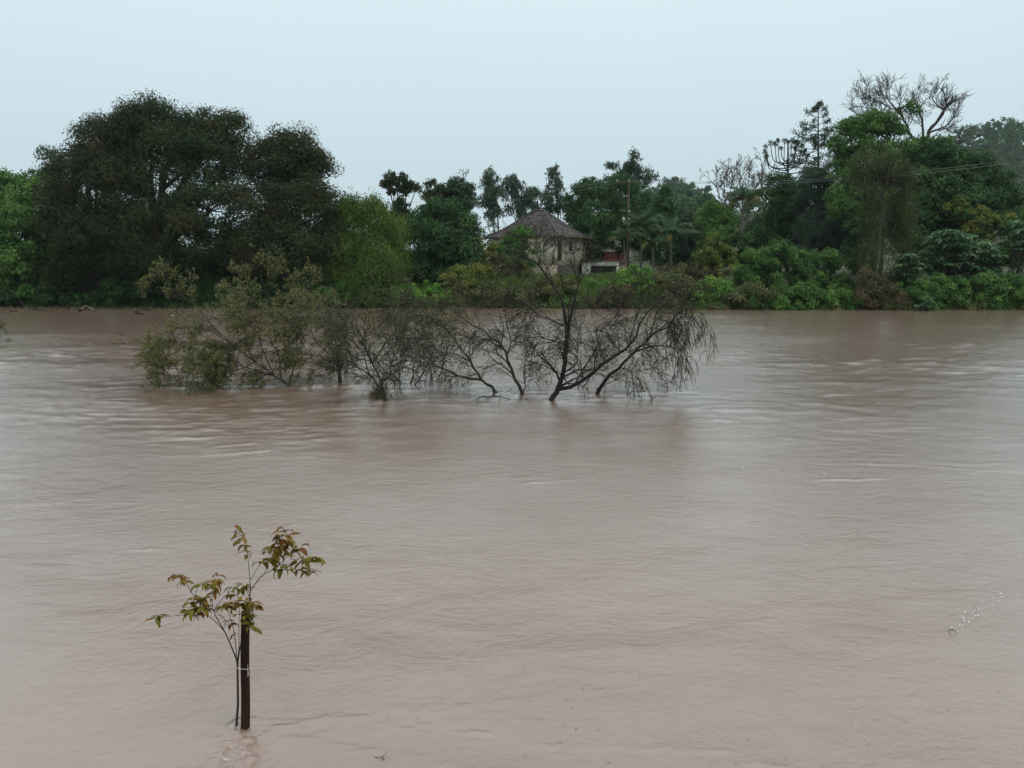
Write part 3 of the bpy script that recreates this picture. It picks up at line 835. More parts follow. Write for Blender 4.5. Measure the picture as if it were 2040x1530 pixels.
tree('woodland_tree', 'low dark tree below the tall feather palm', 'tree', 86, 1490,
     [(1480, 485, 34, 24), (1515, 465, 26, 26), (1500, 510, 40, 26), (1540, 490, 30, 34)], 15000, .25, 'deep', sub_r=.7, r0=.2)
tree('woodland_tree', 'dark bushy tree under the candelabra pine', 'tree', 87, 1556,
     [(1555, 372, 26, 22), (1545, 405, 26, 28), (1572, 410, 26, 30), (1555, 445, 34, 26), (1550, 475, 32, 24)], 18000, .25, 'deep', sub_r=.7, r0=.2)
tree('woodland_tree', 'grey-green tree between candelabra pine and vine-hung tree', 'tree', 84, 1630,
     [(1625, 360, 34, 26), (1660, 400, 34, 36), (1612, 410, 34, 36), (1640, 455, 48, 38, -1), (1600, 480, 34, 30), (1680, 470, 30, 40)], 28000, .25, 'grey', sub_r=.8, r0=.3)
tree('broad_tree', 'broad green tree under the bare branches, left half of the right wood', 'tree', 78, 1720,
     [(1680, 345, 30, 30), (1730, 312, 60, 30), (1700, 290, 26, 34, 1), (1780, 310, 50, 32), (1690, 400, 44, 44, -1), (1760, 370, 60, 46, -1), (1740, 250, 60, 22, 1), (1690, 255, 22, 14, 1), (1665, 285, 16, 14), (1860, 300, 40, 26, 1), (1790, 215, 34, 14, 1)], 40000, .25, 'mid', sub_r=.75, r0=.35, shell=.4)
tree('broad_tree', 'great dark dome of green at the right, before the hazy hill', 'tree', 76, 1900,
     [(1855, 318, 52, 40), (1910, 345, 60, 48), (1960, 385, 50, 46), (1850, 390, 60, 50, -2), (1920, 420, 70, 48, -3), (1995, 420, 32, 44), (1840, 450, 60, 44, -2), (1985, 365, 34, 34, 0)], 62000, .25, 'deep', sub_r=.85, r0=.45)

# ------------------------------------------------------------------ conifers
AYc = 90.0
ab_ = base_at(1570, AYc)
ar = thing('candelabra_pine', 'candelabra pine with upswept bare limbs tipped by dark tufts', 'tree', ab_)
top = P(1570, 283, AYc)
V, Fq = tubes(spline([ab_, (ab_ + top) / 2, top], 8)[None], taper(1, 8, .28, .08), 7)
mesh_obj('trunk', V, Fq, M['bark_dark'], ar, ab_, smooth=True)
tips = [(1525, 293), (1524, 303), (1527, 312), (1544, 288), (1535, 285), (1563, 281), (1578, 280), (1588, 283), (1598, 290), (1550, 280), (1604, 300), (1610, 310), (1556, 296), (1585, 295)]
tf = []
for i, (px, py) in enumerate(tips):
    tp = P(px, py, AYc + rng.uniform(-2.5, 2.5)); s0 = top * .45 + ab_ * .55
    z = P(0, 350 - 32 * rng.random() if i > 4 else 345 - 5 * i, AYc)[2]
    s0 = A3(top[0], AYc, z)
    elb = A3(tp[0] * .8 + s0[0] * .2, tp[1] * .8 + s0[1] * .2, s0[2] * .75 + tp[2] * .25)
    br = spline([s0, (s0 + elb) / 2 + A3(0, 0, -.15), elb, tp], 10)
    V, Fq = tubes(br[None], taper(1, 10, .075, .04), 5)
    mesh_obj('limb', V, Fq, M['bark_dark'], ar, ab_, smooth=True)
    tf.append(tp)
tf = np.array(tf + [top])
nn = 1300
k = rng.integers(0, len(tf), nn); d = nrm(rng.normal(size=(nn, 3)) + A3(0, 0, .4))
rr = rng.random((nn, 1)) ** .5 * .36 * np.where(k < 8, 1, .7)[:, None]
V, Fq = leaf_quads(tf[k] + d * rr, d, rng.normal(size=(nn, 3)), .22, .07)
mesh_obj('crown', V, Fq, M['deep'], ar, ab_, rng.uniform(0, .4, nn))

CYc = 94.0
cb_ = base_at(1632, CYc)
co = thing('conifer', 'tall slim conifer with tiered airy branches against the sky', 'tree', cb_)
top = P(1630, 204, CYc)
V, Fq = tubes(np.array([[cb_, (cb_ + top) / 2, top]]), np.array([[.26, .17, .04]]), 7)
mesh_obj('trunk', V, Fq, M['bark_dark'], co, cb_, smooth=True)
nb = 60
f = rng.uniform(0.0, 1.0, nb); zt, zb = P(0, 208, CYc)[2], P(0, 350, CYc)[2]
a = rng.uniform(0, 2 * math.pi, nb)
ln = np.interp(f, [0, .12, .3, .6, 1], [.5, 1.3, 2.3, 3.2, 3.8]) * rng.uniform(.55, 1.1, nb)
st = np.stack([np.full(nb, top[0]), np.full(nb, CYc), zt + (zb - zt) * f], 1)
Bc = grow(st, np.stack([np.cos(a), np.sin(a), np.full(nb, -.05)], 1), ln, 7, .1, 0, .09)
V, Fq = tubes(Bc, taper(nb, 7, .045, .015), 4)
mesh_obj('branches', V, Fq, M['bark_dark'], co, cb_)
nn = 5200
k = rng.integers(0, nb, nn); tt = rng.uniform(.4, 1, nn) ** .7 * 5.99; i = tt.astype(int); fr = (tt - i)[:, None]
pos = Bc[k, i] * (1 - fr) + Bc[k, i + 1] * fr + rng.normal(0, .17, (nn, 3))
V, Fq = leaf_quads(pos, rng.normal(size=(nn, 3)) + A3(0, 0, .5), rng.normal(size=(nn, 3)), .26, .10)
mesh_obj('crown', V, Fq, M['grey'], co, cb_, rng.uniform(0, .7, nn))

# ------------------------------------------------------------------ bare trees


def bare_tree(name, label, Y, px, stems, bark, r0, levels, base=None, group=None, leaves=None, cat='tree', S0=6, limb_name='limb', lean=None, twig_r=None):
    """stems: traced limbs (px,py[,dY]) ; levels: (n, length, angle, grav, up, wander, K)"""
    bs = base if base is not None else base_at(px, Y)
    root = thing(name, label, cat, bs, group)
    K = 14
    Ps, Rs = [], []
    for sdef in stems:
        pts, ra, rb = sdef
        q_ = [P(p[0], p[1], Y + (p[2] if len(p) > 2 else 0)) for p in pts]
        ln_ = spline(q_, K)
        ln_[1:-1] += rng.normal(0, .012, (K - 2, 3)) * np.linalg.norm(ln_[-1] - ln_[0]) * .5
        Ps.append(ln_); Rs.append(taper(1, K, ra, rb)[0])
        V, Fq = tubes(ln_[None], Rs[-1][None], S0)
        mesh_obj(limb_name if len(Ps) > 1 else 'trunk', V, Fq, M[bark], root, bs, smooth=True)
    Pp, Rp = np.array(Ps), np.array(Rs)
    tw = []
    rmin = twig_r or Y * .00028
    for (n, ln, ang, grav, up, wan, K2) in levels:
        st, dr, r = spawn(Pp, Rp, n, .25, 1.0, ang, lean)
        Pn = grow(st, dr, ln * rng.uniform(.5, 1.4, len(st)), K2, wan, grav, up)
        r = np.minimum(r * .62, .06)
        Rn = taper(len(st), K2, np.maximum(r, rmin * 1.25), np.maximum(r * .35, rmin * .75))
        tw.append(tubes(Pn, Rn, 3)); Pp, Rp = Pn, Rn
    if tw:
        V, Fq = join(tw)
        mesh_obj('twigs', V, Fq, M[bark], root, bs)['kind'] = 'stuff'
    if leaves:
        nl, sz, mat, asp = leaves
        k = rng.integers(0, len(Pp), nl); i = rng.integers(1, Pp.shape[1], nl)
        pos = Pp[k, i] + rng.normal(0, sz * .5, (nl, 3))
        V, Fq = leaf_quads(pos, rng.normal(size=(nl, 3)) + A3(0, 0, -.5), rng.normal(size=(nl, 3)), sz * rng.uniform(.6, 1.4, nl), sz * asp)
        mesh_obj('leaves', V, Fq, M[mat], root, bs, np.clip(rng.normal(.5, .22, nl), 0, 1))
    return root


bare_tree('bare_tree', 'big leafless tree spreading grey branches above the right wood', 80, 1830,
          [([(1822, 470), (1824, 400), (1832, 330), (1850, 265), (1868, 240)], .34, .12), ([(1834, 325), (1815, 270), (1795, 225), (1790, 205)], .14, .04), ([(1812, 265), (1770, 240), (1735, 215)], .14, .05),
           ([(1850, 262), (1880, 225), (1862, 205), (1857, 190)], .11, .03), ([(1868, 240), (1885, 212), (1898, 200)], .13, .04), ([(1850, 265), (1885, 250), (1902, 232)], .12, .04), ([(1828, 330), (1780, 290), (1730, 245), (1690, 215)], .15, .04),
           ([(1800, 235), (1775, 205), (1765, 192)], .10, .04), ([(1838, 300), (1838, 250), (1828, 212), (1820, 195)], .14, .04), ([(1832, 400), (1870, 330), (1905, 290)], .1, .04), ([(1780, 290), (1745, 240), (1715, 195)], .08, .03), ([(1795, 225), (1755, 205), (1725, 190)], .07, .03)],
          'bark', .4, [(9, 1.6, .6, 0, .09, .13, 6), (6, .95, .6, 0, .08, .17, 5), (3, .6, .6, 0, .06, .2, 4)], twig_r=.017)
bare_tree('bare_tree', 'small leafless sprig standing out of the round treetop left of the eucalypts', 90, 920,
          [([(918, 400), (922, 365), (924, 345)], .07, .03)], 'bark_olive', .07, [(7, .9, .7, 0, .05, .15, 5), (4, .5, .6, 0, .05, .2, 4)])
for lab, px, Y, tp in (('pale leafless tree left of the candelabra pine, nearest it', 1520, 115, 335), ('pale leafless tree above the tall feather palm', 1478, 118, 338), ('pale leafless tree above the dome-shaped tree', 1445, 120, 345)):
    bare_tree('pale_bare_tree', lab, Y, px, [([(px, 480), (px + 2, 420), (px - 3, tp + 35)], .2, .08), ([(px, 420), (px - 14, 385), (px - 20, tp + 12)], .09, .03), ([(px, 400), (px + 12, 375), (px + 16, tp + 5)], .09, .03), ([(px, 385), (px - 3, 365), (px + 2, tp)], .09, .03)],
              'bark_pale', .2, [(6, 2.0, .55, 0, .05, .14, 6), (4, 1.2, .6, 0, .05, .18, 5), (3, .6, .6, 0, .05, .2, 4)], group='pale leafless trees in the distance')

# vine-hung tree on the right bank
VY = 66.0
vb = base_at(1745, VY, -.2)
vt = thing('vine_hung_tree', 'leaning tree draped in hanging brown vines at the right water edge', 'tree', vb)
st_ = [([(1742, 590), (1738, 540), (1748, 480), (1752, 420), (1762, 362)], .42, .16), ([(1760, 370), (1740, 355), (1715, 342)], .14, .04), ([(1762, 365), (1772, 335), (1765, 310)], .12, .03), ([(1752, 560), (1758, 500), (1764, 430), (1780, 390)], .2, .06), ([(1730, 600), (1736, 545), (1744, 500)], .2, .1)]
Pl = []
for i, (pts, ra, rb) in enumerate(st_):
    l_ = spline([P(p[0], p[1], VY + (.4 if i == 3 else 0)) for p in pts], 12); Pl.append(l_)
    V, Fq = tubes(l_[None], taper(1, 12, ra, rb), 7); mesh_obj('trunk' if i == 0 else 'limb', V, Fq, M['bark_olive' if i in (1, 2) else 'bark'], vt, vb, smooth=True)
lb = px_lobes([(1752, 318, 46, 22), (1712, 352, 26, 22), (1795, 345, 26, 28), (1750, 350, 44, 20, 1), (1805, 405, 16, 40), (1796, 470, 20, 50), (1726, 430, 14, 46, 1), (1802, 540, 22, 46), (1716, 520, 12, 46), (1728, 560, 16, 36), (1780, 575, 28, 30), (1775, 440, 16, 50, .8), (1744, 420, 10, 46, -.5), (1738, 500, 8, 50, -.5)], VY, .7)
V, Fq, tint, Cn, li = crown_leaves(lb, 30000, 260, .62, .19, flat=1.6, droop=.5, aspect=.3, shell=.3)
mesh_obj('crown', V, Fq, M['vine_leaf'], vt, vb, tint)
hub = P(1762, 368, VY)
fn = 70
fa = rng.uniform(-1.25, 1.25, fn)
B = grow(np.repeat(hub[None], fn, 0) + rng.normal(0, .15, (fn, 3)), np.stack([np.sin(fa), rng.normal(0, .4, fn), np.cos(fa)], 1), rng.uniform(1.4, 3.4, fn), 8, .1, .12, 0)
V, Fq = tubes(B, taper(fn, 8, .05, .022), 4); mesh_obj('fan_branches', V, Fq, M['bark_olive'], vt, vb)
hn = 150
hp = Cn[rng.choice(len(Cn), hn)]
B = grow(hp, rng.normal(0, .25, (hn, 3)) + A3(0, 0, -1), rng.uniform(1, 3.0, hn), 7, .06, .05, 0)
V, Fq = tubes(B, np.full((hn, 7), .02), 3); mesh_obj('hanging_vines', V, Fq, M['vine'], vt, vb)

# ------------------------------------------------------------------ palms
FROND = {}


def frond_mesh(key, ln, arch, n, leaf, mat):
    if key in FROND:
        return FROND[key]
    K = 14
    u = np.linspace(0, 1, K)
    th = math.radians(62) - arch * u ** 1.15
    d = np.stack([np.cos(th), np.zeros(K), np.sin(th)], 1) * ln / (K - 1)
    r_ = np.concatenate([[[0, 0, 0]], np.cumsum(d[:-1], 0)])
    V0, F0 = tubes(r_[None], taper(1, K, .035, .008), 4)
    t_ = rng.uniform(.14, 1, n) * (K - 1.01); i = t_.astype(int); f_ = (t_ - i)[:, None]
    pos = r_[i] * (1 - f_) + r_[i + 1] * f_
    sd_ = rng.choice([-1, 1], n)
    tang = nrm(r_[i + 1] - r_[i])
    ax = tang * .55 + A3(0, 1, 0) * sd_[:, None] + A3(0, 0, -.75) + rng.normal(0, .15, (n, 3))
    l_ = leaf * np.interp(t_ / K, [0, .3, .8, 1], [.6, 1, .9, .5])
    Vl, Fl = leaf_quads(pos + nrm(ax) * l_[:, None] * .5, ax, np.cross(ax, tang), l_, .055)
    V, Fq = join([(V0, F0), (Vl, Fl)])
    o = mesh_obj('frond', V, Fq, M[mat], None, None, np.concatenate([np.full(len(F0), .6), np.clip(rng.normal(.5, .2, n), 0, 1)]))
    me = o.data; bpy.data.objects.remove(o)
    FROND[key] = me
    return me


def palm(label, px, Y, top_py, nf, ln, old=2, r=.13, group='palms by the house'):
    bs = base_at(px, Y); tp = P(px, top_py, Y)
    root = thing('palm_tree', label, 'palm', bs, group)
    V, Fq = tubes(spline([bs, (bs + tp) / 2 + A3(.1, 0, 0), tp], 9)[None], taper(1, 9, r * 1.15, r * .8), 8)
    mesh_obj('trunk', V, Fq, M['bark_pale'], root, bs, smooth=True)
    for k in range(nf + old):
        isold = k >= nf
        me = frond_mesh(('o' if isold else 'n') + str(k % 3) + str(ln), ln, math.radians((75, 105, 130)[k % 3] + (30 if isold else 0)), 150, .62, 'frond_old' if isold else 'palm')
        o = bpy.data.objects.new('frond', me); COL.objects.link(o); o.parent = root
        o.location = tuple(tp - bs)
        o.rotation_euler = (rng.normal(0, .12), rng.normal(.25 if isold else -.05, .22), k * 2.39996 + rng.normal(0, .2))
        s_ = rng.uniform(.8, 1.15); o.scale = (s_, s_, s_)


palm('feather palm with white-ribbed fronds right behind the pole', 1276, 82, 462, 13, 3.2, 1)
palm('feather palm with a yellowing frond, middle of the palms', 1300, 80.5, 492, 12, 2.8, 2)
palm('wide feather palm at the right end of the palm group', 1335, 81, 478, 14, 3.3, 2)
palm('small palm left of the pole beside the brick wall', 1243, 87, 478, 9, 2.4, 1)
palm('tall feather palm with a skirt of brown old fronds, alone', 1488, 88, 398, 20, 2.6, 7, .16, None)

# ------------------------------------------------------------------ shrubs along the far bank
bush('shrub', 'dark green shrub hanging over the water under the big dark tree', 66.5, 250, [(240, 575, 30, 32), (215, 590, 26, 18), (275, 590, 30, 20)], 6500, .2, 'deep')
bush('shrub', 'low dark shrub under the right shoulder of the big crown', 66, 530, [(520, 585, 40, 24), (570, 580, 35, 26), (480, 592, 26, 16)], 7500, .2, 'deep')
bush('shrub', 'dark low shrubs at the left picture edge by the waterline', 67, 20, [(-10, 590, 40, 18), (45, 592, 40, 16), (100, 594, 30, 14)], 6500, .2, 'deep')
bush('shrub', 'green shrub at the foot of the bamboo', 65.5, 675, [(660, 590, 34, 22), (700, 592, 30, 18), (690, 575, 24, 18)], 7000, .18, 'mid')
bush('shrub', 'olive shrub on the waterline right of the bamboo', 65.5, 755, [(750, 585, 36, 24), (785, 592, 28, 18), (765, 565, 26, 20, 1)], 7500, .17, 'olive')
bush('shrub', 'bright green mound on the waterline below the broad dark tree', 66, 835, [(835, 578, 40, 20), (800, 590, 28, 18), (865, 588, 34, 20)], 9000, .17, 'bright')
bush('shrub', 'pale yellow-green shrub left of the house, highest at its middle', 68, 920, [(915, 555, 32, 26), (940, 545, 24, 24), (895, 572, 28, 22), (925, 590, 40, 20)], 10000, .18, 'lime')
bush('shrub', 'tall yellow-green shrub against the left end of the house roof', 76, 962, [(960, 500, 20, 30), (955, 535, 26, 30), (975, 520, 16, 34), (968, 555, 28, 26)], 9500, .2, 'lime')
bush('climber_shrub', 'green creeper-topped shrub covering the left part of the house wall', 78, 1025, [(1042, 468, 25, 16), (1022, 485, 28, 22), (1005, 508, 26, 26), (1040, 500, 26, 24), (1030, 525, 30, 22)], 14000, .18, 'mid')
bush('climber_shrub', 'brownish shrub below the creeper, in front of the house', 77, 1010, [(1000, 530, 26, 28), (1030, 535, 28, 26), (985, 555, 24, 22), (1050, 552, 20, 20)], 9000, .18, 'olive', shell=.3)
bush('shrub', 'grey-olive shrub on the waterline below the house', 66, 1010, [(990, 585, 40, 24), (1035, 588, 34, 22), (960, 592, 28, 18)], 9500, .17, 'olive')
bush('shrub', 'olive-green shrub on the waterline left of the bright grass', 66.5, 1110, [(1090, 576, 34, 28), (1125, 584, 34, 24), (1140, 572, 22, 22), (1075, 562, 26, 20, 3), (1112, 562, 22, 16, 3)], 12500, .17, 'olive')
bush('shrub', 'fresh green leafy mound hiding the garage wall', 68, 1270, [(1262, 555, 26, 26), (1285, 562, 26, 30), (1248, 575, 20, 22), (1275, 590, 28, 22)], 11500, .19, 'bright')
bush('shrub', 'dry brown shrub on the waterline left of the fresh green mound', 64.5, 1225, [(1222, 592, 26, 20), (1245, 590, 22, 22), (1205, 600, 20, 12)], 6500, .16, 'brown')
bush('shrub', 'olive thicket on the waterline right of the fresh green mound', 65, 1345, [(1325, 575, 32, 30), (1365, 578, 32, 28), (1345, 560, 28, 20, 1), (1340, 598, 40, 14)], 12000, .17, 'olive')
bush('shrub', 'bright green shrub ending the olive thicket on its right', 64.5, 1425, [(1415, 582, 28, 26), (1440, 585, 24, 26), (1400, 595, 26, 16)], 9000, .18, 'bright')
bush('shrub', 'shrub with yellow leaf tips above the bright green shrub', 74, 1425, [(1420, 495, 26, 16), (1445, 510, 26, 18), (1405, 520, 26, 24), (1440, 540, 34, 22), (1395, 545, 30, 24)], 11000, .22, 'lime')
bush('shrub', 'brownish scrub behind the olive thicket, right of the palms', 72, 1385, [(1375, 545, 34, 18), (1340, 540, 28, 18), (1410, 552, 26, 16)], 6500, .2, 'brown')
bush('vine_mound', 'rounded mound of dark vines left of the vine-hung tree', 67, 1520, [(1500, 525, 36, 34), (1545, 510, 34, 26), (1520, 565, 44, 30), (1485, 560, 30, 34)], 17000, .2, 'mid', upn=.8)
bush('vine_mound', 'long vine-smothered bank sloping to the vine-hung tree', 67.5, 1630, [(1590, 520, 40, 24), (1640, 525, 40, 26), (1680, 540, 34, 28), (1610, 555, 44, 28), (1660, 565, 40, 24)], 18000, .2, 'mid', upn=.8)
bush('shrub', 'low olive scrub on the waterline before the dark vine mound', 63.5, 1500, [(1480, 592, 34, 22), (1525, 595, 34, 20), (1500, 580, 26, 18)], 9500, .17, 'olive')
bush('shrub', 'low green scrub on the waterline before the long vine bank', 63.5, 1610, [(1580, 590, 34, 24), (1625, 594, 34, 20), (1665, 596, 30, 18), (1600, 578, 26, 16)], 10500, .17, 'mid')
bush('shrub', 'dead brown tangle on the waterline at the foot of the vine-hung tree', 62.8, 1745, [(1720, 590, 24, 22), (1755, 585, 34, 28), (1735, 560, 26, 26, 1), (1785, 598, 20, 16)], 12500, .17, 'brown', aspect=.3)
bush('shrub', 'dark green foliage behind the vine-hung tree at mid height', 70, 1820, [(1815, 480, 30, 34), (1830, 520, 30, 34), (1705, 470, 24, 34), (1690, 510, 30, 30)], 13000, .22, 'deep')
bush('shrub', 'yellow-green treetop bush under the great dome', 71, 1930, [(1910, 415, 28, 20), (1945, 435, 34, 24), (1985, 450, 28, 26), (1935, 470, 34, 26)], 11500, .22, 'lime')
bush('shrub', 'olive bush at the right picture edge above the grassy bank', 68, 2025, [(2020, 470, 24, 36), (2045, 500, 30, 40), (2005, 520, 30, 34), (2060, 450, 30, 40)], 12000, .22, 'mid')


def rosette_bush(label, Y, px, heads, leaf, nl=11):
    """umbrella-leaved shrub: every head is a ring of long drooping leaves"""
    bs = base_at(px, Y); root = thing('umbrella_leaf_shrub', label, 'shrub', bs)
    hc = np.array([P(a, b, Y + rng.uniform(-1.2, 1.2)) for a, b in heads]); n = len(hc)
    a = np.tile(np.arange(nl) * 2 * math.pi / nl, n) + np.repeat(rng.uniform(0, 6, n), nl) + rng.normal(0, .15, n * nl)
    d = np.stack([np.cos(a), np.sin(a), rng.normal(-.28, .2, n * nl)], 1)
    l_ = leaf * rng.uniform(.7, 1.2, n * nl)
    c = np.repeat(hc, nl, 0) + nrm(d) * l_[:, None] * .6
    V, Fq = leaf_quads(c, d, A3(0, 0, 1) + rng.normal(0, .15, (n * nl, 3)), l_, l_ * .42)
    mesh_obj('foliage', V, Fq, M['shine'], root, bs, np.clip(np.repeat(rng.normal(.5, .2, n), nl) + rng.normal(0, .12, n * nl), 0, 1))
    u = np.linspace(0, 1, 5)[None, :, None]; st = bs + rng.normal(0, .6, (n, 3)) * A3(1, .5, 0)
    V, Fq = tubes(st[:, None] * (1 - u) + hc[:, None] * u, taper(n, 5, .035, .015), 4)
    mesh_obj('stem', V, Fq, M['bark_olive'], root, bs)


hd = []
for (cx_, cy_, rx_, ry_, n_) in ((1890, 478, 45, 22, 48), (1940, 500, 45, 34, 60), (1860, 510, 36, 22, 36), (1975, 520, 26, 34, 30), (1905, 540, 50, 18, 40)):
    t_ = rng.uniform(0, 2 * math.pi, n_); r_ = rng.random(n_) ** .5
    hd += list(zip(cx_ + rx_ * r_ * np.cos(t_), cy_ + ry_ * r_ * np.sin(t_)))
rosette_bush('big light green umbrella-leaved shrub above the grassy right bank', 66.5, 1915, hd, .62)
rosette_bush('pale green leaf rosettes at the far right picture edge', 66, 2030, [(2035 + rng.uniform(-16, 30), 455 + rng.uniform(-16, 40)) for _ in range(34)], .6)
rosette_bush('little fresh green plant standing in the water edge, right bank', 61.5, 1845, [(1845 + rng.normal(0, 10), 602 + rng.uniform(-10, 8)) for _ in range(22)], .36, 8)
rosette_bush('small umbrella-leaved shrub just right of the vine-hung trunk', 65, 1815, [(1812 + rng.normal(0, 12), 520 + rng.uniform(-16, 26)) for _ in range(26)], .55)

bush('bank_shrub', 'long leafy green hedge-like bank on the right waterline, left half', 63.5, 1850, [(1815, 578, 34, 26), (1860, 572, 36, 24), (1905, 575, 36, 24), (1835, 595, 30, 20), (1885, 597, 34, 18)], 15000, .2, 'mid')
bush('bank_shrub', 'long leafy green hedge-like bank on the right waterline, right half', 63.5, 1985, [(1950, 572, 36, 24), (1995, 572, 36, 24), (2040, 574, 36, 24), (1965, 596, 40, 18), (2020, 597, 40, 18), (2080, 585, 36, 30)], 17000, .2, 'mid')

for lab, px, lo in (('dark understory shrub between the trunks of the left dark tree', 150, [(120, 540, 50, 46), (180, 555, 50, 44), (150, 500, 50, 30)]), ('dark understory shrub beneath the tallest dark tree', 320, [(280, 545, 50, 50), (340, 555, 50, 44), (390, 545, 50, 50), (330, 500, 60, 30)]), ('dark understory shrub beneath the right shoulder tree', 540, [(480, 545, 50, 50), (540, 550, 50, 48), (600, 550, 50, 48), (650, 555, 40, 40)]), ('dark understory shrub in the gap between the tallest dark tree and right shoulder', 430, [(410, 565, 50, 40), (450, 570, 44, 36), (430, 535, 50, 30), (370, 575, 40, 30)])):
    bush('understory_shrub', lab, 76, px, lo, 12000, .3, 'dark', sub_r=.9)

bush('shrub', 'small yellow-green shrub on the grass before the garage', 70, 1185, [(1180, 568, 16, 12), (1200, 576, 18, 14), (1165, 580, 14, 12)], 4500, .17, 'bright')

# grass (nobody could count it)


def grass(name, label, px0, px1, y0, y1, n, h, mat='grass'):
    """blades between two picture columns, from y0 to y1 metres behind the waterline"""
    pxr = rng.uniform(px0, px1, n); dd = rng.uniform(y0, y1, n)
    yy = 66 + 0 * pxr; x = (pxr - CX) / F * 66
    yy = shore(x) + dd; x = (pxr - CX) / F * yy
    hh = h * rng.uniform(.5, 1.3, n) * (1 + .3 * vnoise(x * .8, yy * .8, 71))
    pos = np.stack([x, yy, ground_z(x, yy) + hh * .45], 1)
    ax = rng.normal(0, .32, (n, 3)) + A3(0, 0, 1)
    V, Fq = leaf_tris(pos, ax, rng.normal(size=(n, 3)) * A3(1, 1, .1), hh, .05 + .03 * rng.random(n))
    o = mesh_obj(name, V, Fq, M[mat], None, None, np.clip(rng.normal(.5, .2, n), 0, 1))
    tag(o, label, 'grass', kind='stuff')


grass('grass', 'bright grass sloping from the garage down to the water', 1130, 1260, 0.2, 14, 14000, .9)
grass('grass', 'rank grass covering the right bank above the waterline', 1790, 2120, 0.0, 6.5, 12000, 1.1, 'mid')
grass('grass', 'weedy strip along the waterline between bamboo and house', 690, 1130, 0.0, 9, 22000, .8)
grass('grass', 'weedy strip along the waterline before the vine mounds', 1280, 1800, 0.0, 7, 26000, .9)

grass('undergrowth', 'dark leafy undergrowth on the bank beneath the big left trees', -60, 700, .2, 12, 26000, 1.1, 'deep')
grass('drowned_grass', 'drowned grass tips and reeds standing in the far waterline', 640, 2150, -1.0, .6, 6000, .4, 'olive')
grass('drowned_grass', 'drowned weeds along the waterline under the dark trees', -60, 640, -.7, .6, 2500, .35, 'deep')
for nm_, lab_, p0_, p1_, mt_, nn_ in (('waterline_weeds', 'ragged weeds hanging into the river from bamboo to right edge', 640, 2130, 'olive', 26000), ('waterline_weeds', 'ragged green sprays hanging into the river along the right half', 1060, 2130, 'mid', 16000), ('waterline_weeds', 'dark sprays hanging into the river under the big left trees', -60, 660, 'deep', 12000)):
    m_ = int((p1_ - p0_) / 13)
    q_ = rng.uniform(p0_, p1_, m_); xx_ = (q_ - CX) / F * 64; rr_ = rng.uniform(.25, .9, m_) * (1 + .5 * vnoise(xx_ * .4, xx_ * 0, 77))
    yy_ = shore(xx_) + rng.uniform(-1.1, 1.0, m_)
    V, Fq, tint, Cn, li = crown_leaves(np.stack([xx_, yy_, rr_ * .45, rr_ * 1.2, rr_, rr_ * .6], 1), nn_, m_ * 5, .3, .16, shell=.2, droop=.6)
    tag(mesh_obj(nm_, V, Fq, M[mt_], None, None, tint), lab_, 'weeds', kind='stuff')
# distant wood behind everything (reads as one mass) and the wooded hills
lb = []
for px in np.arange(-140, 2200, 26):
    Yw = rng.uniform(118, 150)
    topy = np.interp(px, [-140, 600, 700, 850, 960, 1000, 1150, 1300, 1400, 1560, 1700, 2200], [420, 420, 430, 425, 452, 458, 440, 400, 415, 385, 380, 400]) + rng.uniform(-9, 12)
    for yy in np.arange(topy + 16, 560, 34):
        lb.append((*P(px + rng.uniform(-10, 10), yy, Yw), 24 * Yw / F, 2.4, 20 * Yw / F))
V, Fq, tint, Cn, li = crown_leaves(lb, 60000, 2200, 1.3, .5, shell=.3)
tag(mesh_obj('woodland', V, Fq, M['deep'], None, None, tint), 'hazy woodland closing the view behind the bank trees', 'woodland', kind='stuff')
nt_ = 900
hx_ = np.concatenate([rng.uniform(255, 440, nt_), rng.normal(88, 24, 260), rng.normal(92, 50, 170)])
hy_ = np.concatenate([rng.uniform(400, 570, nt_), rng.uniform(370, 450, 260), rng.uniform(200, 265, 170)])
hz_ = ground_z(hx_, hy_)
cr_ = np.concatenate([rng.uniform(4, 7.5, nt_), rng.uniform(3, 6, 260), rng.uniform(2.5, 4.5, 170)])
lb = np.stack([hx_, hy_, hz_ + cr_ * 1.5, cr_ * .8, cr_ * .8, cr_ * .9], 1)
V, Fq, tint, Cn, li = crown_leaves(lb, 110000, 7000, 1.7, 1.3, shell=.5, front=.85)
tag(mesh_obj('hill_forest', V, Fq, M['deep'], None, None, tint), 'blue-grey forest covering the hazy hills', 'forest', kind='stuff')
for lab, px, py, Y in (('pointed treetop on the far hill, left of two', 1328, 356, 420), ('pointed treetop on the far hill, right of two', 1346, 352, 415), ('small hazy treetop alone on the far ridge', 1374, 378, 300), ('hazy rounded treetop on the ridge, left of the bare trees', 1412, 372, 240)):
    s = Y / F
    bs = P(px, 440, Y); bs[2] = float(ground_z(bs[0], Y))
    tree('distant_tree', lab, 'tree', Y, px, [(px, py + 8, 7, 10), (px - 3, py + 26, 12, 14), (px + 4, py + 44, 15, 16), (px, py + 62, 16, 16)], 2600, .8, 'grey', sub_r=1.4, r0=.4, base=bs, group='treetops on the far ridge')
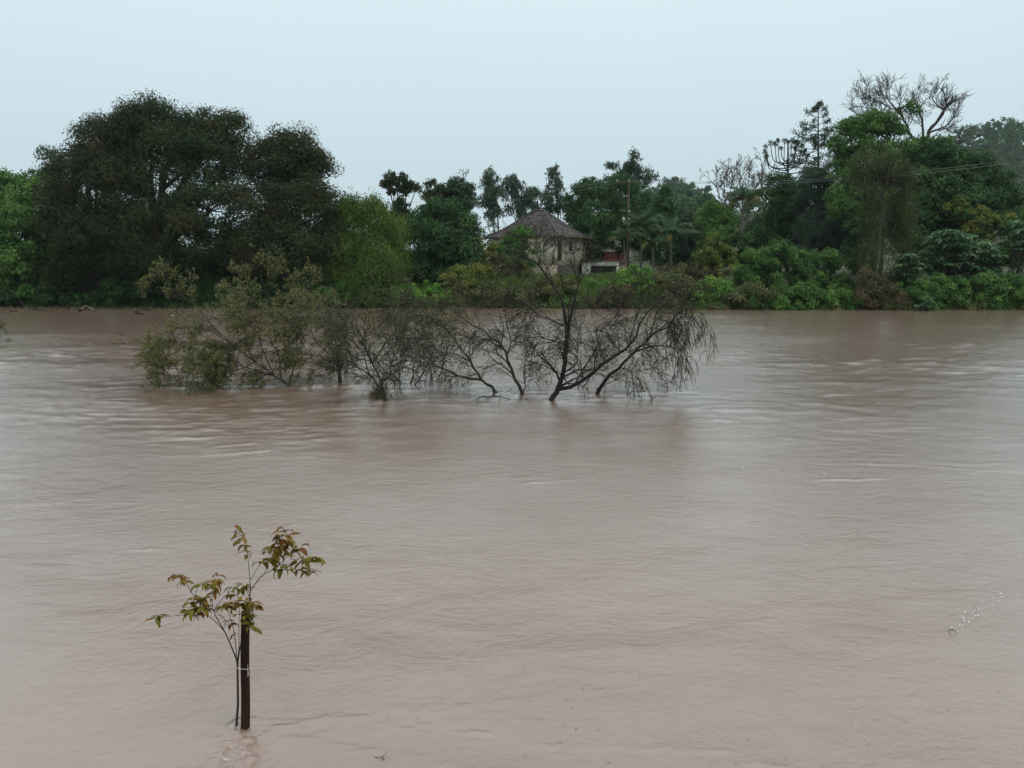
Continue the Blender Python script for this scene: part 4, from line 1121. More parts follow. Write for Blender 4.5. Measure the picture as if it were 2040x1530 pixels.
for lab, px, py in (('leftmost round treetop on the skyline of the right hill', 1938, 258), ('highest treetop on the skyline of the right hill', 1978, 240), ('right-hand treetop on the skyline of the right hill', 2018, 252)):
    Y = 545; bs = P(px, 300, Y); bs[2] = float(ground_z(bs[0], Y)) - 1
    tree('distant_tree', lab, 'tree', Y, px, [(px, py + 2, 9, 6), (px - 12, py + 10, 9, 6), (px + 11, py + 9, 9, 6), (px - 3, py + 17, 9, 6), (px + 14, py + 22, 10, 7), (px - 15, py + 24, 10, 7), (px, py + 32, 16, 10)], 2600, 1.2, 'deep', sub_r=1.6, r0=.5, base=bs, group='treetops on the right hill', shell=.3)

# ------------------------------------------------------------------ flooded trees in midstream
G_FL = 'flooded willows in midstream'
LV = [(8, .95, .75, .03, .04, .17, 7), (6, .6, .75, .12, .02, .2, 5), (3, .32, .75, .2, 0, .24, 4)]
b_ = W(1096, 799)
MY = b_[1]
bare_tree('flooded_willow', 'dark leafless willow forking at the water, tallest in midstream', MY, 0,
          [([(1092, 806), (1104, 785), (1117, 762), (1125, 722), (1129, 683), (1131, 652)], .085, .055),
           ([(1131, 654), (1120, 609, .1), (1106, 571, .2), (1085, 546, .3), (1060, 516, .3), (1007, 500, .4)], .05, .010),
           ([(1131, 654), (1141, 616, -.2), (1150, 578, -.3), (1154, 546, -.3), (1161, 510, -.4)], .04, .010),
           ([(1110, 776), (1146, 763, -.2), (1184, 736, -.5), (1219, 712, -.7), (1254, 687, -.9), (1268, 666, -1), (1289, 627, -1.1), (1321, 588, -1.1), (1360, 565, -1.0)], .065, .010),
           ([(1146, 763, -.2), (1166, 729, .1), (1186, 698, .3)], .028, .014), ([(1085, 546, .3), (1072, 515, .1), (1052, 492, 0)], .018, .006),
           ([(1129, 688), (1100, 678, .3), (1060, 672, .7), (1025, 690, 1)], .028, .008), ([(1125, 650), (1105, 640, -.2), (1080, 628, -.5), (1050, 612, -.7)], .024, .008),
           ([(1254, 687, -.9), (1262, 650, -.6), (1275, 610, -.4), (1270, 590, -.4)], .022, .007), ([(1184, 736, -.5), (1187, 690, -.3), (1200, 655, -.2), (1232, 625, 0)], .02, .006)],
          'bark_dark', .08, LV, base=b_, group=G_FL, leaves=(2600, .045, 'willow', .35))
LD = [(8, .85, .8, .14, .02, .15, 7), (6, .75, .7, .55, -.08, .15, 7), (2, .32, .7, .5, -.1, .2, 4)]
b_ = W(1191, 787)
bare_tree('flooded_willow', 'right-leaning willow with a curtain of hanging twigs', b_[1], 0,
          [([(1187, 794), (1205, 758), (1236, 731), (1265, 701), (1296, 669), (1332, 653), (1360, 658)], .07, .016),
           ([(1296, 669), (1330, 645, .3), (1362, 632, .6), (1395, 632, .8)], .03, .009), ([(1332, 653), (1350, 625, -.3), (1375, 615, -.6), (1405, 628, -.8)], .026, .008),
           ([(1265, 701), (1300, 690, -.5), (1340, 690, -.8), (1365, 705, -1)], .026, .008), ([(1236, 731), (1258, 742, -.4), (1262, 770, -.6)], .018, .006), ([(1296, 669), (1310, 620, .4), (1345, 590, .6)], .02, .007)],
          'bark_dark', .07, LD, base=b_, group=G_FL, leaves=(3200, .05, 'willow', .35))
b_ = W(1041, 787)
bare_tree('flooded_willow', 'willow leaning left from just left of the dark forked one', b_[1], 0,
          [([(1044, 794), (1036, 772), (1021, 743), (1010, 708), (986, 676), (957, 655), (926, 638), (894, 613)], .07, .010),
           ([(1010, 708), (1018, 680, .3), (1008, 640, .6), (1005, 610, .7)], .03, .008), ([(986, 676), (950, 676, -.4), (915, 668, -.7), (880, 672, -.8)], .026, .007), ([(957, 655), (950, 630, .5), (930, 600, .9)], .02, .006), ([(1043, 785), (1046, 765, .3), (1043, 740, .5), (1050, 700, .6)], .025, .008)],
          'bark_olive', .07, LV, base=b_, group=G_FL, leaves=(2200, .045, 'willow', .35))
b_ = W(992, 783)
bare_tree('flooded_willow', 'low willow reaching far left, trunk half lying on the water', b_[1], 0,
          [([(995, 788), (978, 771), (957, 754), (940, 722), (912, 683), (880, 652), (845, 627)], .06, .010),
           ([(962, 758), (919, 750, -.2), (876, 733, -.4), (830, 719, -.6), (775, 718, -.8)], .042, .008), ([(940, 722), (905, 705, .3), (860, 700, .6), (820, 690, .8)], .026, .007), ([(880, 652), (870, 630, .2), (840, 600, .4), (800, 590, .6)], .02, .005)],
          'bark_olive', .06, LV, base=b_, group=G_FL, leaves=(2600, .045, 'willow', .35))
b_ = W(1000, 797)
bare_tree('flooded_branch', 'thin dark branch lying along the water below the willows', b_[1], 0,
          [([(935, 809), (958, 792), (985, 790), (1007, 793), (1049, 806)], .018, .006)], 'bark_dark', .02, [(9, .5, .8, 0, .04, .2, 6), (4, .25, .7, 0, 0, .2, 5)], base=b_, cat='branch')
b_ = W(770, 801)
DB = bare_tree('flooded_willow', 'leafless willow bush with a clot of debris at its foot', b_[1], 0,
               [([(772, 806), (762, 785), (754, 772), (736, 747), (711, 731), (679, 723)], .05, .008), ([(771, 803), (761, 762, .2), (742, 725, .4), (726, 684, .5), (711, 643, .6), (695, 612, .7)], .045, .007),
                ([(742, 725, .4), (765, 690, .1), (790, 655, 0), (800, 620, 0)], .024, .006), ([(761, 762, .2), (790, 740, -.2), (820, 725, -.3)], .022, .006), ([(736, 747), (720, 700, -.3), (690, 660, -.5)], .022, .006)],
               'bark_olive', .05, [(10, .85, .75, 0, .05, .18, 7), (6, .5, .7, .05, .02, .2, 6), (5, .25, .7, .06, 0, .22, 5)], base=b_, group=G_FL, leaves=(2400, .045, 'willow', .35))
n_ = 420
dp = W(757, 792)
pos = dp + A3(0, -.05, .12) + rng.normal(0, 1, (n_, 3)) * A3(.16, .14, .17)
V, Fq = leaf_quads(pos, rng.normal(size=(n_, 3)) + A3(-.3, 0, 1.2), rng.normal(size=(n_, 3)), rng.uniform(.1, .4, n_), .02)
tag(mesh_obj('debris_clump', V, Fq, M['brown'], None, None, rng.random(n_)), 'brown clump of straw caught at the foot of the willow bush', 'debris')
b_ = W(870, 768)
bare_tree('flooded_willow', 'faint twiggy willow in the gap between debris bush and low willow', b_[1] + 1, 0,
          [([(862, 776), (858, 740), (845, 700), (820, 660)], .035, .006), ([(866, 776), (880, 735, .3), (890, 690, .5), (880, 650, .6)], .03, .006), ([(898, 774), (865, 768), (830, 766), (795, 772)], .025, .006)],
          'bark_olive', .04, LV, base=b_, group=G_FL, leaves=(1500, .045, 'willow', .35))

b_ = W(812, 775)
bare_tree('flooded_willow', 'fine leafless twig tangle right behind the debris bush', b_[1] + .8, 0,
          [([(800, 782), (795, 740), (780, 690), (765, 640)], .03, .006), ([(815, 782), (825, 730, .3), (815, 680, .5), (800, 640, .6)], .03, .006), ([(818, 782), (850, 730, -.3), (870, 680, -.4), (880, 640, -.5)], .03, .006), ([(800, 780), (770, 750, .3), (730, 735, .4), (700, 740, .5)], .025, .006)],
          'bark_olive', .04, LV, base=b_, group=G_FL, leaves=(2200, .045, 'willow', .35))
b_ = W(1150, 783)
bare_tree('flooded_willow', 'thin twigs filling the gap between forked willow and right-leaning one', b_[1] + .9, 0,
          [([(1150, 786), (1160, 740), (1150, 690), (1160, 640)], .022, .005), ([(1152, 786), (1180, 745, .3), (1215, 700, .5), (1235, 650, .6)], .022, .005), ([(1148, 786), (1120, 750, .3), (1085, 720, .5), (1060, 680, .6)], .022, .005), ([(1155, 786), (1200, 770, -.2), (1250, 745, -.3), (1290, 735, -.4)], .02, .005)],
          'bark_olive', .04, LV, base=b_, group=G_FL, leaves=(2000, .045, 'willow', .35))

# leafy flooded bushes left of them
LB = [(9, .85, .75, .05, .0, .16, 7), (6, .5, .8, .06, 0, .2, 5), (3, .28, .8, .1, 0, .24, 4)]
b_ = W(583, 772)
bare_tree('leafy_willow', 'olive-leaved flooded willow, trunk slanting left out of the water', b_[1], 0,
          [([(588, 778), (565, 760), (547, 747), (507, 721), (460, 684), (416, 646)], .06, .010), ([(547, 747), (500, 735, -.3), (450, 722, -.5), (395, 712, -.7)], .032, .007), ([(507, 721), (480, 735, -.4), (440, 740, -.7), (415, 752, -.8)], .024, .006),
           ([(560, 755), (555, 710, .4), (535, 670, .7), (500, 640, .8)], .04, .008), ([(460, 684), (420, 690, .4), (370, 680, .7), (320, 690, .9)], .022, .006), ([(575, 768), (588, 720, .6), (590, 670, .9), (570, 630, 1)], .04, .008), ([(507, 721), (490, 680, .2), (490, 640, .4), (475, 615, .5)], .026, .006), ([(547, 747), (520, 690, -.2), (515, 650, -.3), (500, 625, -.4)], .026, .006), ([(460, 684), (430, 665, -.3), (390, 650, -.5), (340, 655, -.6)], .02, .006)],
          'bark_olive', .06, LB, base=b_, group='leafy flooded willows', leaves=(27000, .055, 'willow', .4), lean=(-.35, 0, -.12))
b_ = W(676, 770)
bare_tree('leafy_willow', 'leafy flooded willow with a broken stump, right of the slanting one', b_[1] + .8, 0,
          [([(679, 776), (676, 740), (672, 700), (668, 685)], .075, .05), ([(674, 720), (640, 690, .2), (610, 650, .4), (590, 620, .5)], .03, .007), ([(674, 700), (690, 660, .2), (680, 625, .4)], .03, .007), ([(676, 740), (640, 730, -.3), (600, 715, -.5)], .028, .007), ([(672, 690), (655, 650, -.2), (630, 620, -.3)], .03, .007)],
          'bark_olive', .07, LB, base=b_, group='leafy flooded willows', leaves=(19000, .05, 'willow', .4), lean=(-.3, 0, -.15))
b_ = W(430, 768)
bare_tree('leafy_willow', 'dense dark green leaf clump standing in the water, left of the slanting willow', b_[1] - .6, 0,
          [([(432, 776), (434, 750), (430, 715), (428, 690)], .03, .008), ([(432, 770), (450, 740, .2), (455, 705, .3)], .02, .006), ([(432, 770), (420, 745, -.2), (415, 715, -.3)], .02, .006)],
          'bark_olive', .03, [(10, .35, .8, 0, .05, .2, 6), (6, .22, .8, .1, 0, .2, 5)], base=b_, group='leafy flooded willows', leaves=(3600, .075, 'olive', .42))
b_ = W(345, 770)
bare_tree('leafy_willow', 'thin straggling flooded bush at the left end of the row', b_[1], 0,
          [([(372, 778), (350, 755), (325, 735), (300, 722)], .02, .006), ([(360, 770), (350, 730, .3), (325, 700, .5), (300, 690, .6)], .02, .006), ([(395, 775), (340, 768), (300, 772), (285, 774)], .018, .006), ([(380, 776), (385, 735, .3), (375, 690, .5)], .018, .006)],
          'bark_olive', .03, [(9, .6, .8, 0, .03, .2, 6), (5, .3, .8, .05, 0, .22, 5)], base=b_, group='leafy flooded willows', leaves=(4200, .075, 'willow', .42))
LP_ = [(7, .7, .6, 0, .1, .14, 6), (4, .32, .7, 0, .05, .2, 5)]
b_ = W(385, 690)
bare_tree('leafy_branch_bush', 'pale-leaved branch leaning left over the water before the dark trees', b_[1], 0,
          [([(440, 668), (405, 628), (370, 596), (340, 575), (315, 552)], .035, .007), ([(405, 628), (385, 590, .4), (375, 560, .6)], .02, .006), ([(370, 596), (335, 590, -.3), (295, 575, -.5)], .018, .006), ([(340, 575), (335, 555, .3), (325, 540, .4)], .014, .005)],
          'bark_olive', .03, LP_, base=b_, group='pale leafy branches above the willows', leaves=(900, .14, 'pale', .48))
b_ = W(560, 690)
bare_tree('leafy_branch_bush', 'upright pale-leaved bush topping the flooded willows', b_[1], 0,
          [([(560, 680), (545, 630), (530, 585), (520, 545), (515, 515)], .04, .007), ([(545, 630), (505, 600, .3), (475, 578, .5), (455, 570, .6)], .022, .006), ([(530, 585), (500, 560, -.4), (482, 540, -.5)], .018, .006), ([(545, 625), (570, 585, .4), (585, 560, .6)], .022, .006), ([(555, 650), (590, 610, -.3), (612, 575, -.4), (620, 550, -.4)], .024, .006), ([(530, 590), (548, 560, .2), (545, 530, .3)], .016, .005), ([(565, 670), (610, 630, .3), (650, 605, .5)], .024, .006)],
          'bark_olive', .03, LP_, base=b_, group='pale leafy branches above the willows', leaves=(2300, .14, 'pale', .48))
b_ = W(-6, 682)
bare_tree('leafy_branch_bush', 'drooping twig tips entering at the left picture edge', b_[1], 0,
          [([(-60, 690), (-40, 650), (-15, 640), (2, 655)], .03, .006), ([(-40, 650), (-20, 655, .2), (8, 676, .3)], .015, .005)], 'bark_olive', .03, [(6, .5, .6, .2, 0, .15, 6), (5, .25, .7, .2, 0, .2, 5)], base=b_, leaves=(500, .07, 'willow', .4))

# dead branches and driftwood at the left bank
b_ = W(40, 612)
bare_tree('dead_branch', 'pale dead branches leaning over the water at the left edge', b_[1] + .3, 0,
          [([(52, 612), (30, 590), (5, 580), (-30, 570)], .06, .015), ([(48, 605), (30, 575, .3), (18, 562, .4)], .03, .01), ([(60, 612), (20, 598, -.3), (-20, 604, -.4)], .03, .01)], 'bark_pale', .05, [(5, .9, .6, 0, 0, .18, 5)], base=b_, cat='branch')
b_ = W(96, 612)
bare_tree('dead_branch', 'single pale hanging stem in the dark under the left trees', b_[1] + .5, 0,
          [([(98, 612), (90, 590), (88, 570), (84, 548)], .05, .02)], 'bark_pale', .05, [(4, .8, .6, 0, 0, .18, 5)], base=b_, cat='branch')


def stick(name, label, cat, pts, r, mat, z=.02, group=None):
    l_ = spline([W(*p[:2]) + A3(0, 0, z + (p[2] if len(p) > 2 else 0)) for p in pts], 9)
    V, Fq = tubes(l_[None], taper(1, 9, r, r * .5), 6)
    c = l_.mean(0)
    o = mesh_obj(name, V, Fq, M[mat], None, c, smooth=True); o.location = tuple(c)
    tag(o, label, cat, group)
    return o


stick('driftwood', 'dark driftwood branch floating under the left trees', 'driftwood', [(62, 616, .2), (78, 619, .05), (95, 622, 0)], .11, 'bark_dark')
stick('driftwood', 'brown driftwood lump floating right of the dark branch', 'driftwood', [(160, 620, 0), (172, 616, .2), (188, 621, 0)], .16, 'vine')
stick('driftwood', 'short dark log adrift below the pale-leaved branch', 'driftwood', [(272, 624, .12), (284, 627, 0)], .12, 'bark_dark')
stick('driftwood', 'low driftwood snag close to the left picture edge', 'driftwood', [(22, 622, .05), (34, 621, .12), (47, 623, 0)], .09, 'vine')
n_ = 900
pxs = rng.uniform(-40, 420, n_); pys = np.interp(pxs, [0, 420], [611, 615]) + np.abs(rng.normal(0, 2.6, n_))
pos = np.array([W(a, b) for a, b in zip(pxs, pys)]) + A3(0, 0, .05) + rng.normal(0, .04, (n_, 3))
V, Fq = leaf_quads(pos, rng.normal(size=(n_, 3)) * A3(1, 1, .2), A3(0, 0, 1) + rng.normal(0, .4, (n_, 3)), rng.uniform(.15, .8, n_), .09)
tag(mesh_obj('debris', V, Fq, M['brown'], None, None, rng.random(n_)), 'raft of floating straw and sticks along the left bank', 'debris', kind='stuff')
c = W(343, 629)
lit = mesh_obj('litter', np.array([(-.16, -.1, 0), (.16, -.12, 0), (.2, .1, 0), (-.14, .12, 0), (-.1, -.05, .14), (.1, -.07, .1), (.12, .07, .12), (-.08, .08, .16)]), BOXF, M['white_paint'])
lit.location = tuple(c); lit.scale = (.5, .5, .35); tag(lit, 'small white scrap of litter adrift near the left bank', 'litter')

# ------------------------------------------------------------------ stake and sapling in the foreground
SY = STAKE[1]
M['stake'] = rough_mat('wet_stake_wood', (0.007, 0.004, 0.003), (0.04, 0.018, 0.010), 9, 0.7, 0.6, (1, 1, .12), spec=.15, c2=(0.018, 0.008, 0.005), bdist=.004)
tz = P(488, 1219, SY)
K = 14
zs_ = np.linspace(-.5, tz[2], K)
ctr = np.stack([STAKE[0] + (tz[0] - STAKE[0]) * np.clip(zs_ / tz[2], 0, 1), np.full(K, SY), zs_], 1)
ctr[:, 0] += .003 * np.sin(zs_ * 7)
S_ = 14
aa = np.arange(S_) * 2 * math.pi / S_
rr_ = .037 + .002 * np.sin(aa * 3 + 1) + .0015 * np.sin(aa * 5)
ring = ctr[:, None, :] + np.stack([np.cos(aa) * rr_, np.sin(aa) * rr_, 0 * aa], 1)[None] * np.linspace(1.06, .96, K)[:, None, None]
V = np.concatenate([ring.reshape(-1, 3), [ctr[-1] + A3(0, 0, .012)]])
k = np.arange(K - 1)[:, None] * S_; s = np.arange(S_)[None]
Fq = np.stack([k + s, k + (s + 1) % S_, k + S_ + (s + 1) % S_, k + S_ + s], -1).reshape(-1, 4)
topi = (K - 1) * S_
Fc = np.stack([topi + np.arange(S_), topi + (np.arange(S_) + 1) % S_, np.full(S_, len(V) - 1), np.full(S_, len(V) - 1)], 1)
me_ = bpy.data.meshes.new('stake'); me_.from_pydata([tuple(p - STAKE) for p in V], [], [tuple(f) for f in Fq.tolist()] + [tuple(f[:3]) for f in Fc.tolist()])
me_.materials.append(M['stake'])
for p_ in me_.polygons:
    p_.use_smooth = True
so = bpy.data.objects.new('stake', me_); COL.objects.link(so); so.location = tuple(STAKE)
tag(so, 'dark wet wooden stake standing in the foreground water', 'stake')

sb = W(470, 1450)
sap = thing('sapling', 'young sapling with reddish-green leaves tied to the foreground stake', 'sapling', sb)
M['sap_bark'] = rough_mat('sapling_bark', (0.02, 0.013, 0.010), (0.07, 0.048, 0.038), 30, 0.6, 0.3, (1, 1, .3), bdist=.002)


def sp3(pts):
    return [P(p[0], p[1], SY + (p[2] if len(p) > 2 else 0)) for p in pts]


D1 = .02
twigs = [  # (points, r0, r1)
    ([(469, 1475), (472, 1430), (474, 1400), (473.5, 1360), (473, 1326), (471, 1312)], .013, .008),
    ([(473, 1326), (476, 1300, .05), (482, 1275, .07), (489, 1240, .07), (496, 1207, .04), (498, 1183, 0), (505, 1168), (524, 1145), (541, 1136, -.03), (565, 1117, -.06)], .0085, .003),
    ([(471, 1314), (461, 1288), (448, 1259), (436, 1238), (427, 1218), (440, 1196, .03), (459, 1179, .06), (481, 1163, .08)], .0065, .002),
    ([(448, 1259), (429, 1238, -.04), (414, 1227, -.06)], .0042, .002), ([(414, 1227, -.06), (390, 1224, -.05), (367, 1226, -.04), (345, 1227, -.05), (327, 1230, -.08), (312, 1232, -.1)], .0026, .0015),
    ([(427, 1218), (413, 1209, -.03), (399, 1203, -.05), (388, 1190, -.06), (378, 1174, -.08), (369, 1160, -.09), (362, 1150, -.1)], .0042, .0018),
    ([(388, 1190, -.06), (390, 1180, -.04), (394, 1171, -.02), (400, 1160, 0)], .0024, .0015), ([(424, 1215), (423, 1194, .05), (427, 1168, .08), (430, 1150, .08)], .003, .0015),
    ([(471, 1314), (470, 1289, -.03), (465, 1253, -.05), (455, 1220, -.06), (450, 1200, -.05)], .0045, .002), ([(473, 1312), (476, 1289, -.06), (476, 1250, -.07), (477, 1212, -.07)], .004, .002),
    ([(436, 1224, .02), (450, 1236, .02), (462, 1246, .01), (468, 1262, 0)], .002, .0015), ([(399, 1203, -.05), (420, 1212, -.07), (436, 1222, -.06), (448, 1232, -.05)], .0022, .0015),
    ([(498, 1157), (495, 1123, .04), (491, 1086, .06), (485, 1067, .07), (476, 1050, .07), (468, 1045, .06)], .0032, .0015), ([(499, 1178), (498, 1157)], .004, .0034), ([(498, 1157), (508, 1140, -.05), (517, 1123, -.08)], .0024, .0015),
    ([(527, 1142), (533, 1124, .06), (538, 1110, .09)], .0026, .0015), ([(541, 1136, -.03), (556, 1126, .03), (571, 1124, .05), (586, 1122, .06), (610, 1118, .05), (630, 1112, .03)], .003, .0015),
    ([(541, 1136, -.03), (560, 1134, -.08), (587, 1135, -.12), (605, 1138, -.14), (625, 1140, -.15)], .0026, .0015), ([(565, 1117, -.06), (568, 1095, -.05), (563, 1075, -.03), (560, 1055, -.02)], .0028, .0015),
    ([(565, 1117, -.06), (580, 1098, .02), (595, 1088, .04)], .0024, .0015), ([(496, 1188), (490, 1175, -.04), (485, 1165, -.05)], .0022, .0015), ([(497, 1195), (505, 1205, -.08), (500, 1225, -.1), (503, 1245, -.1)], .0024, .0015),
    ([(510, 1162), (520, 1157, -.04), (528, 1160, -.05)], .0016, .001)]
for i, (pts, ra, rb) in enumerate(twigs):
    l_ = spline(sp3(pts), 4 + 3 * len(pts))
    V, Fq = tubes(l_[None], taper(1, len(l_), ra, rb), 6)
    mesh_obj('trunk' if i == 0 else 'branch', V, Fq, M['sap_bark'], sap, sb, smooth=True)


def leaf_color(name, c0, c1):
    m, t, b = new_mat(name)
    tcx = t.nodes.new('ShaderNodeTexCoord'); n = t.nodes.new('ShaderNodeTexNoise'); n.inputs['Scale'].default_value = 22
    oi = t.nodes.new('ShaderNodeObjectInfo'); ad = t.nodes.new('ShaderNodeMath'); ad.operation = 'ADD'
    r = t.nodes.new('ShaderNodeValToRGB'); r.color_ramp.elements[0].position, r.color_ramp.elements[1].position = .55, 1.3
    r.color_ramp.elements[0].color, r.color_ramp.elements[1].color = (*c0, 1), (*c1, 1)
    r.color_ramp.elements[1].position = 1.0; r.color_ramp.elements[0].position = .35
    ml = t.nodes.new('ShaderNodeMath'); ml.operation = 'MULTIPLY'; ml.inputs[1].default_value = .5
    t.links.new(tcx.outputs['Object'], n.inputs['Vector']); t.links.new(oi.outputs['Random'], ml.inputs[0])
    t.links.new(n.outputs['Fac'], ad.inputs[0]); t.links.new(ml.outputs[0], ad.inputs[1]); t.links.new(ad.outputs[0], r.inputs[0])
    t.links.new(r.outputs[0], b.inputs['Base Color']); b.inputs['Roughness'].default_value = .5; b.inputs['Specular IOR Level'].default_value = .2
    tr = t.nodes.new('ShaderNodeBsdfTranslucent'); ms = t.nodes.new('ShaderNodeMixShader'); ms.inputs[0].default_value = .3
    t.links.new(r.outputs[0], tr.inputs[0]); t.links.new(b.outputs[0], ms.inputs[1]); t.links.new(tr.outputs[0], ms.inputs[2])
    t.links.new(ms.outputs[0], t.nodes['Material Output'].inputs['Surface'])
    return m


LM = [leaf_color('sap_leaf_green', (.065, .066, .008), (.175, .16, .018)), leaf_color('sap_leaf_bronze', (.085, .06, .008), (.22, .14, .018)), leaf_color('sap_leaf_red', (.085, .038, .008), (.20, .085, .016))]
LMESH = []
for mi in range(3):
    for curl in (.9, 1.5):
        n_ = 8
        u = np.linspace(0, 1, n_)
        th = .35 - curl * 1.25 * u
        d = np.stack([np.cos(th), 0 * th, np.sin(th)], 1) / (n_ - 1)
        mid = np.concatenate([[[0, 0, 0]], np.cumsum(d[:-1], 0)])
        wdt = .185 * np.sin(math.pi * np.clip(u, 0, 1) ** .75) ** .9 + .008
        wdt[-1] = .004
        up = np.stack([-np.sin(th), 0 * th, np.cos(th)], 1)
        Lf = mid + A3(0, 1, 0) * wdt[:, None] + up * (wdt * .35)[:, None]; Rt = mid - A3(0, 1, 0) * wdt[:, None] + up * (wdt * .35)[:, None]
        V = np.stack([Lf, mid, Rt], 1).reshape(-1, 3)
        k = np.arange(n_ - 1) * 3
        Fq = np.concatenate([np.stack([k, k + 1, k + 4, k + 3], 1), np.stack([k + 1, k + 2, k + 5, k + 4], 1)])
        o = mesh_obj('leaf', V, Fq, LM[mi], smooth=True); LMESH.append(o.data); bpy.data.objects.remove(o)


def put_leaf(px, py, dyo, az, tilt, size, mi):
    o = bpy.data.objects.new('leaf', LMESH[mi * 2 + int(rng.integers(0, 2))]); COL.objects.link(o)
    o.parent = sap
    o.location = tuple(P(px, py, SY + dyo) - sb)
    o.rotation_euler = (rng.normal(0, .35), tilt, az)
    size *= 1.22; o.scale = (size, size * rng.uniform(.8, 1.15), size)


def cluster(px0, py0, px1, py1, n, size, red, dyo=0.0, wid=4):
    """leaves in alternating pairs along a shoot"""
    n = int(n * 1.6 + .5)
    for k in range(n):
        f = (k + .5) / n
        x, y = px0 + (px1 - px0) * f + rng.normal(0, wid * .4), py0 + (py1 - py0) * f + rng.normal(0, wid * .4)
        az = (0.25 if k % 2 else math.pi - .25) + rng.normal(0, .75)
        pr_ = rng.random()
        mi = 2 if pr_ < red * (.5 + .8 * f) else (1 if pr_ < .35 + red else 0)
        put_leaf(x, y, dyo + rng.normal(0, .025), az, rng.normal(.3, .3), size * rng.uniform(.75, 1.15), mi)


cluster(493, 1108, 470, 1048, 14, .072, .35, .06)
cluster(548, 1108, 560, 1056, 20, .085, .55, -.03, 9)
cluster(563, 1100, 578, 1062, 12, .085, .55, -.03, 7)
cluster(572, 1108, 603, 1086, 9, .08, .5, .04, 6)
cluster(532, 1118, 545, 1098, 7, .10, .0, .08, 6)
cluster(522, 1124, 530, 1112, 3, .085, .0, .02)
put_leaf(517, 1122, -.08, math.pi - .3, .1, .075, 0)
cluster(553, 1132, 572, 1134, 6, .08, .1, -.08)
cluster(588, 1122, 634, 1112, 13, .085, .2, .05, 6)
cluster(590, 1133, 630, 1142, 8, .08, .25, -.13, 5)
cluster(370, 1158, 350, 1146, 8, .07, .2, -.1, 6)
cluster(394, 1166, 412, 1160, 8, .065, .2, 0, 6)
cluster(424, 1180, 434, 1148, 12, .078, .15, .08, 5)
cluster(397, 1198, 414, 1190, 6, .075, .1, -.03, 5)
cluster(376, 1205, 386, 1192, 5, .08, 0, -.06, 5)
cluster(374, 1218, 410, 1212, 18, .088, .2, -.07, 8)
cluster(327, 1228, 303, 1236, 8, .075, .05, -.09, 4)
put_leaf(345, 1226, -.06, .3, .1, .05, 1)
cluster(462, 1172, 500, 1168, 13, .07, .1, .08, 6)
cluster(440, 1212, 466, 1200, 10, .072, .1, -.05, 7)
cluster(463, 1190, 466, 1182, 2, .10, 0, .05, 3)
cluster(465, 1206, 500, 1200, 16, .082, .25, -.07, 8)
cluster(500, 1207, 508, 1212, 6, .075, .4, -.06, 5)
cluster(480, 1225, 497, 1228, 6, .075, 0, -.10, 5)
cluster(500, 1238, 502, 1258, 5, .085, 0, -.11, 4)
cluster(452, 1238, 462, 1244, 5, .06, .5, -.03, 4)
put_leaf(474, 1264, -.07, math.pi - .2, .3, .08, 0)
# string tie
M['string'] = rough_mat('white_string', (.45, .45, .42), (.65, .65, .62), 60, .8, 0)
ty = P(488, 1327, SY)[2]
an = np.linspace(0, 2 * math.pi, 30)
sx = STAKE[0] + (tz[0] - STAKE[0]) * .5
stx = P(473, 1327, SY)[0]
loop = np.stack([sx + np.where(np.cos(an) > 0, .046, .046 + max(0, sx - stx - .03) * 1) * np.cos(an), SY + .046 * np.sin(an), ty + .012 * np.cos(an + 2.5) - .008], 1)
V1 = tubes(loop[None], np.full((1, 30), .0022), 5)
kx = A3(sx + .036, SY - .032, ty - .008)
ends = [np.array([kx, kx + A3(.003, -.008, -.03), kx + A3(-.002, -.006, -.07)]), np.array([kx, kx + A3(.004, -.008, .02), kx + A3(.006, -.006, .045)]), np.array([kx, kx + A3(.006, -.008, -.025), kx + A3(.01, -.008, -.06)])]
V, Fq = join([V1] + [tubes(e_[None], np.full((1, 3), .0018), 4) for e_ in ends])
o = mesh_obj('string_tie', V, Fq, M['string'], None, kx); o.location = tuple(kx)
tag(o, 'white string tying the sapling to the stake', 'string')

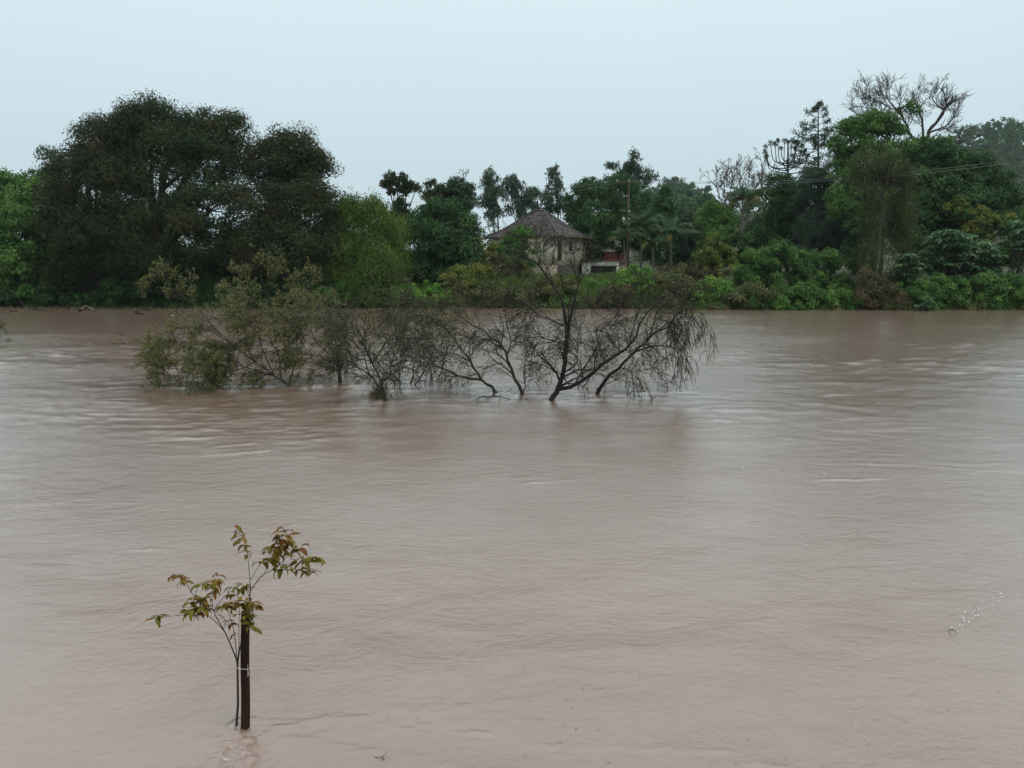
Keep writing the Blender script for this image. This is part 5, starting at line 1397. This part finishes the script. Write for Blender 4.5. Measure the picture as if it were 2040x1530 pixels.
# floating bits
c = W(760, 1512)
ft = thing('floating_twig', 'small forked twig adrift near the bottom of the picture', 'twig', c)
for pts, r in (([(-.06, .02, .005), (-.02, .0, .012), (.01, 0, .02)], .003), ([(.005, 0, .02), (.03, .02, .035), (.06, .03, .055)], .0025), ([(.0, 0, .02), (.02, -.01, .005), (.03, -.02, -.01)], .006), ([(.01, 0, .02), (.05, .0, .02), (.08, -.01, .015)], .002)):
    l_ = spline([A3(*p) for p in pts], 7); V, Fq = tubes(l_[None], taper(1, 7, r, r * .5), 5); mesh_obj('branch', V, Fq, M['bark_pale'], ft, None)
stick('floating_twig', 'pale twig adrift at the right among the white flecks', 'twig', [(1890, 1258, 0), (1899, 1262, .03), (1907, 1264, 0)], .008, 'bark_pale', .01)
n_ = 90
u_ = rng.random(50); pxs = np.concatenate([1985 - 90 * u_ + rng.normal(0, 10, 50), rng.normal(520, 70, 15), rng.uniform(1380, 1750, 25)]); pys = np.concatenate([1190 + 75 * u_ + rng.normal(0, 7, 50), 903 + rng.normal(0, 3, 15), rng.normal(928, 9, 25)])
keep_ = np.r_[0:40, 50:54, 65:73]; pxs, pys, n_ = pxs[keep_], pys[keep_], len(keep_)
pos = np.array([W(a, b) for a, b in zip(pxs, pys)]) + A3(0, 0, .025)
sz = rng.uniform(.008, .04, n_) * (pos[:, 1] / 10)
V, Fq = leaf_quads(pos, rng.normal(size=(n_, 3)) * A3(1, .3, .05), A3(0, 0, 1) + rng.normal(0, .1, (n_, 3)), sz, sz * .5)
fm = rough_mat('foam', (.62, .60, .56), (.78, .77, .74), 20, .8, 0)
tag(mesh_obj('foam_flecks', V, Fq, fm), 'white flecks of foam drifting on the brown water', 'foam', kind='stuff')
n_ = 170
pxs = rng.uniform(800, 2040, n_); pys = rng.uniform(1050, 1530, n_)
pos = np.array([W(a, b) for a, b in zip(pxs, pys)]) + A3(0, 0, .008)
sz = rng.uniform(.008, .028, n_)
V, Fq = leaf_quads(pos, rng.normal(size=(n_, 3)) * A3(1, .5, .03), A3(0, 0, 1) + rng.normal(0, .1, (n_, 3)), sz, sz * .4)
tag(mesh_obj('debris', V, Fq, M['brown'], None, None, rng.random(n_)), 'scattered dark specks of plant debris on the near water', 'debris', kind='stuff')

# ------------------------------------------------------------------ wet air
HV = np.array([(x, y, z) for z in (-3.5, 150.0) for (x, y) in ((-1210, -80), (1210, -80), (1210, 1510), (-1210, 1510))])
hm = bpy.data.materials.new('wet_air'); hm.use_nodes = True
t = hm.node_tree; t.nodes.remove(t.nodes['Principled BSDF'])
pv = t.nodes.new('ShaderNodeVolumePrincipled'); pv.inputs['Color'].default_value = (.86, .93, 1.0, 1); pv.inputs['Density'].default_value = 0.00013
t.links.new(pv.outputs[0], t.nodes['Material Output'].inputs['Volume'])
tag(mesh_obj('haze', HV, BOXF, hm), 'thin wet haze in the air over the river', 'haze', kind='stuff')
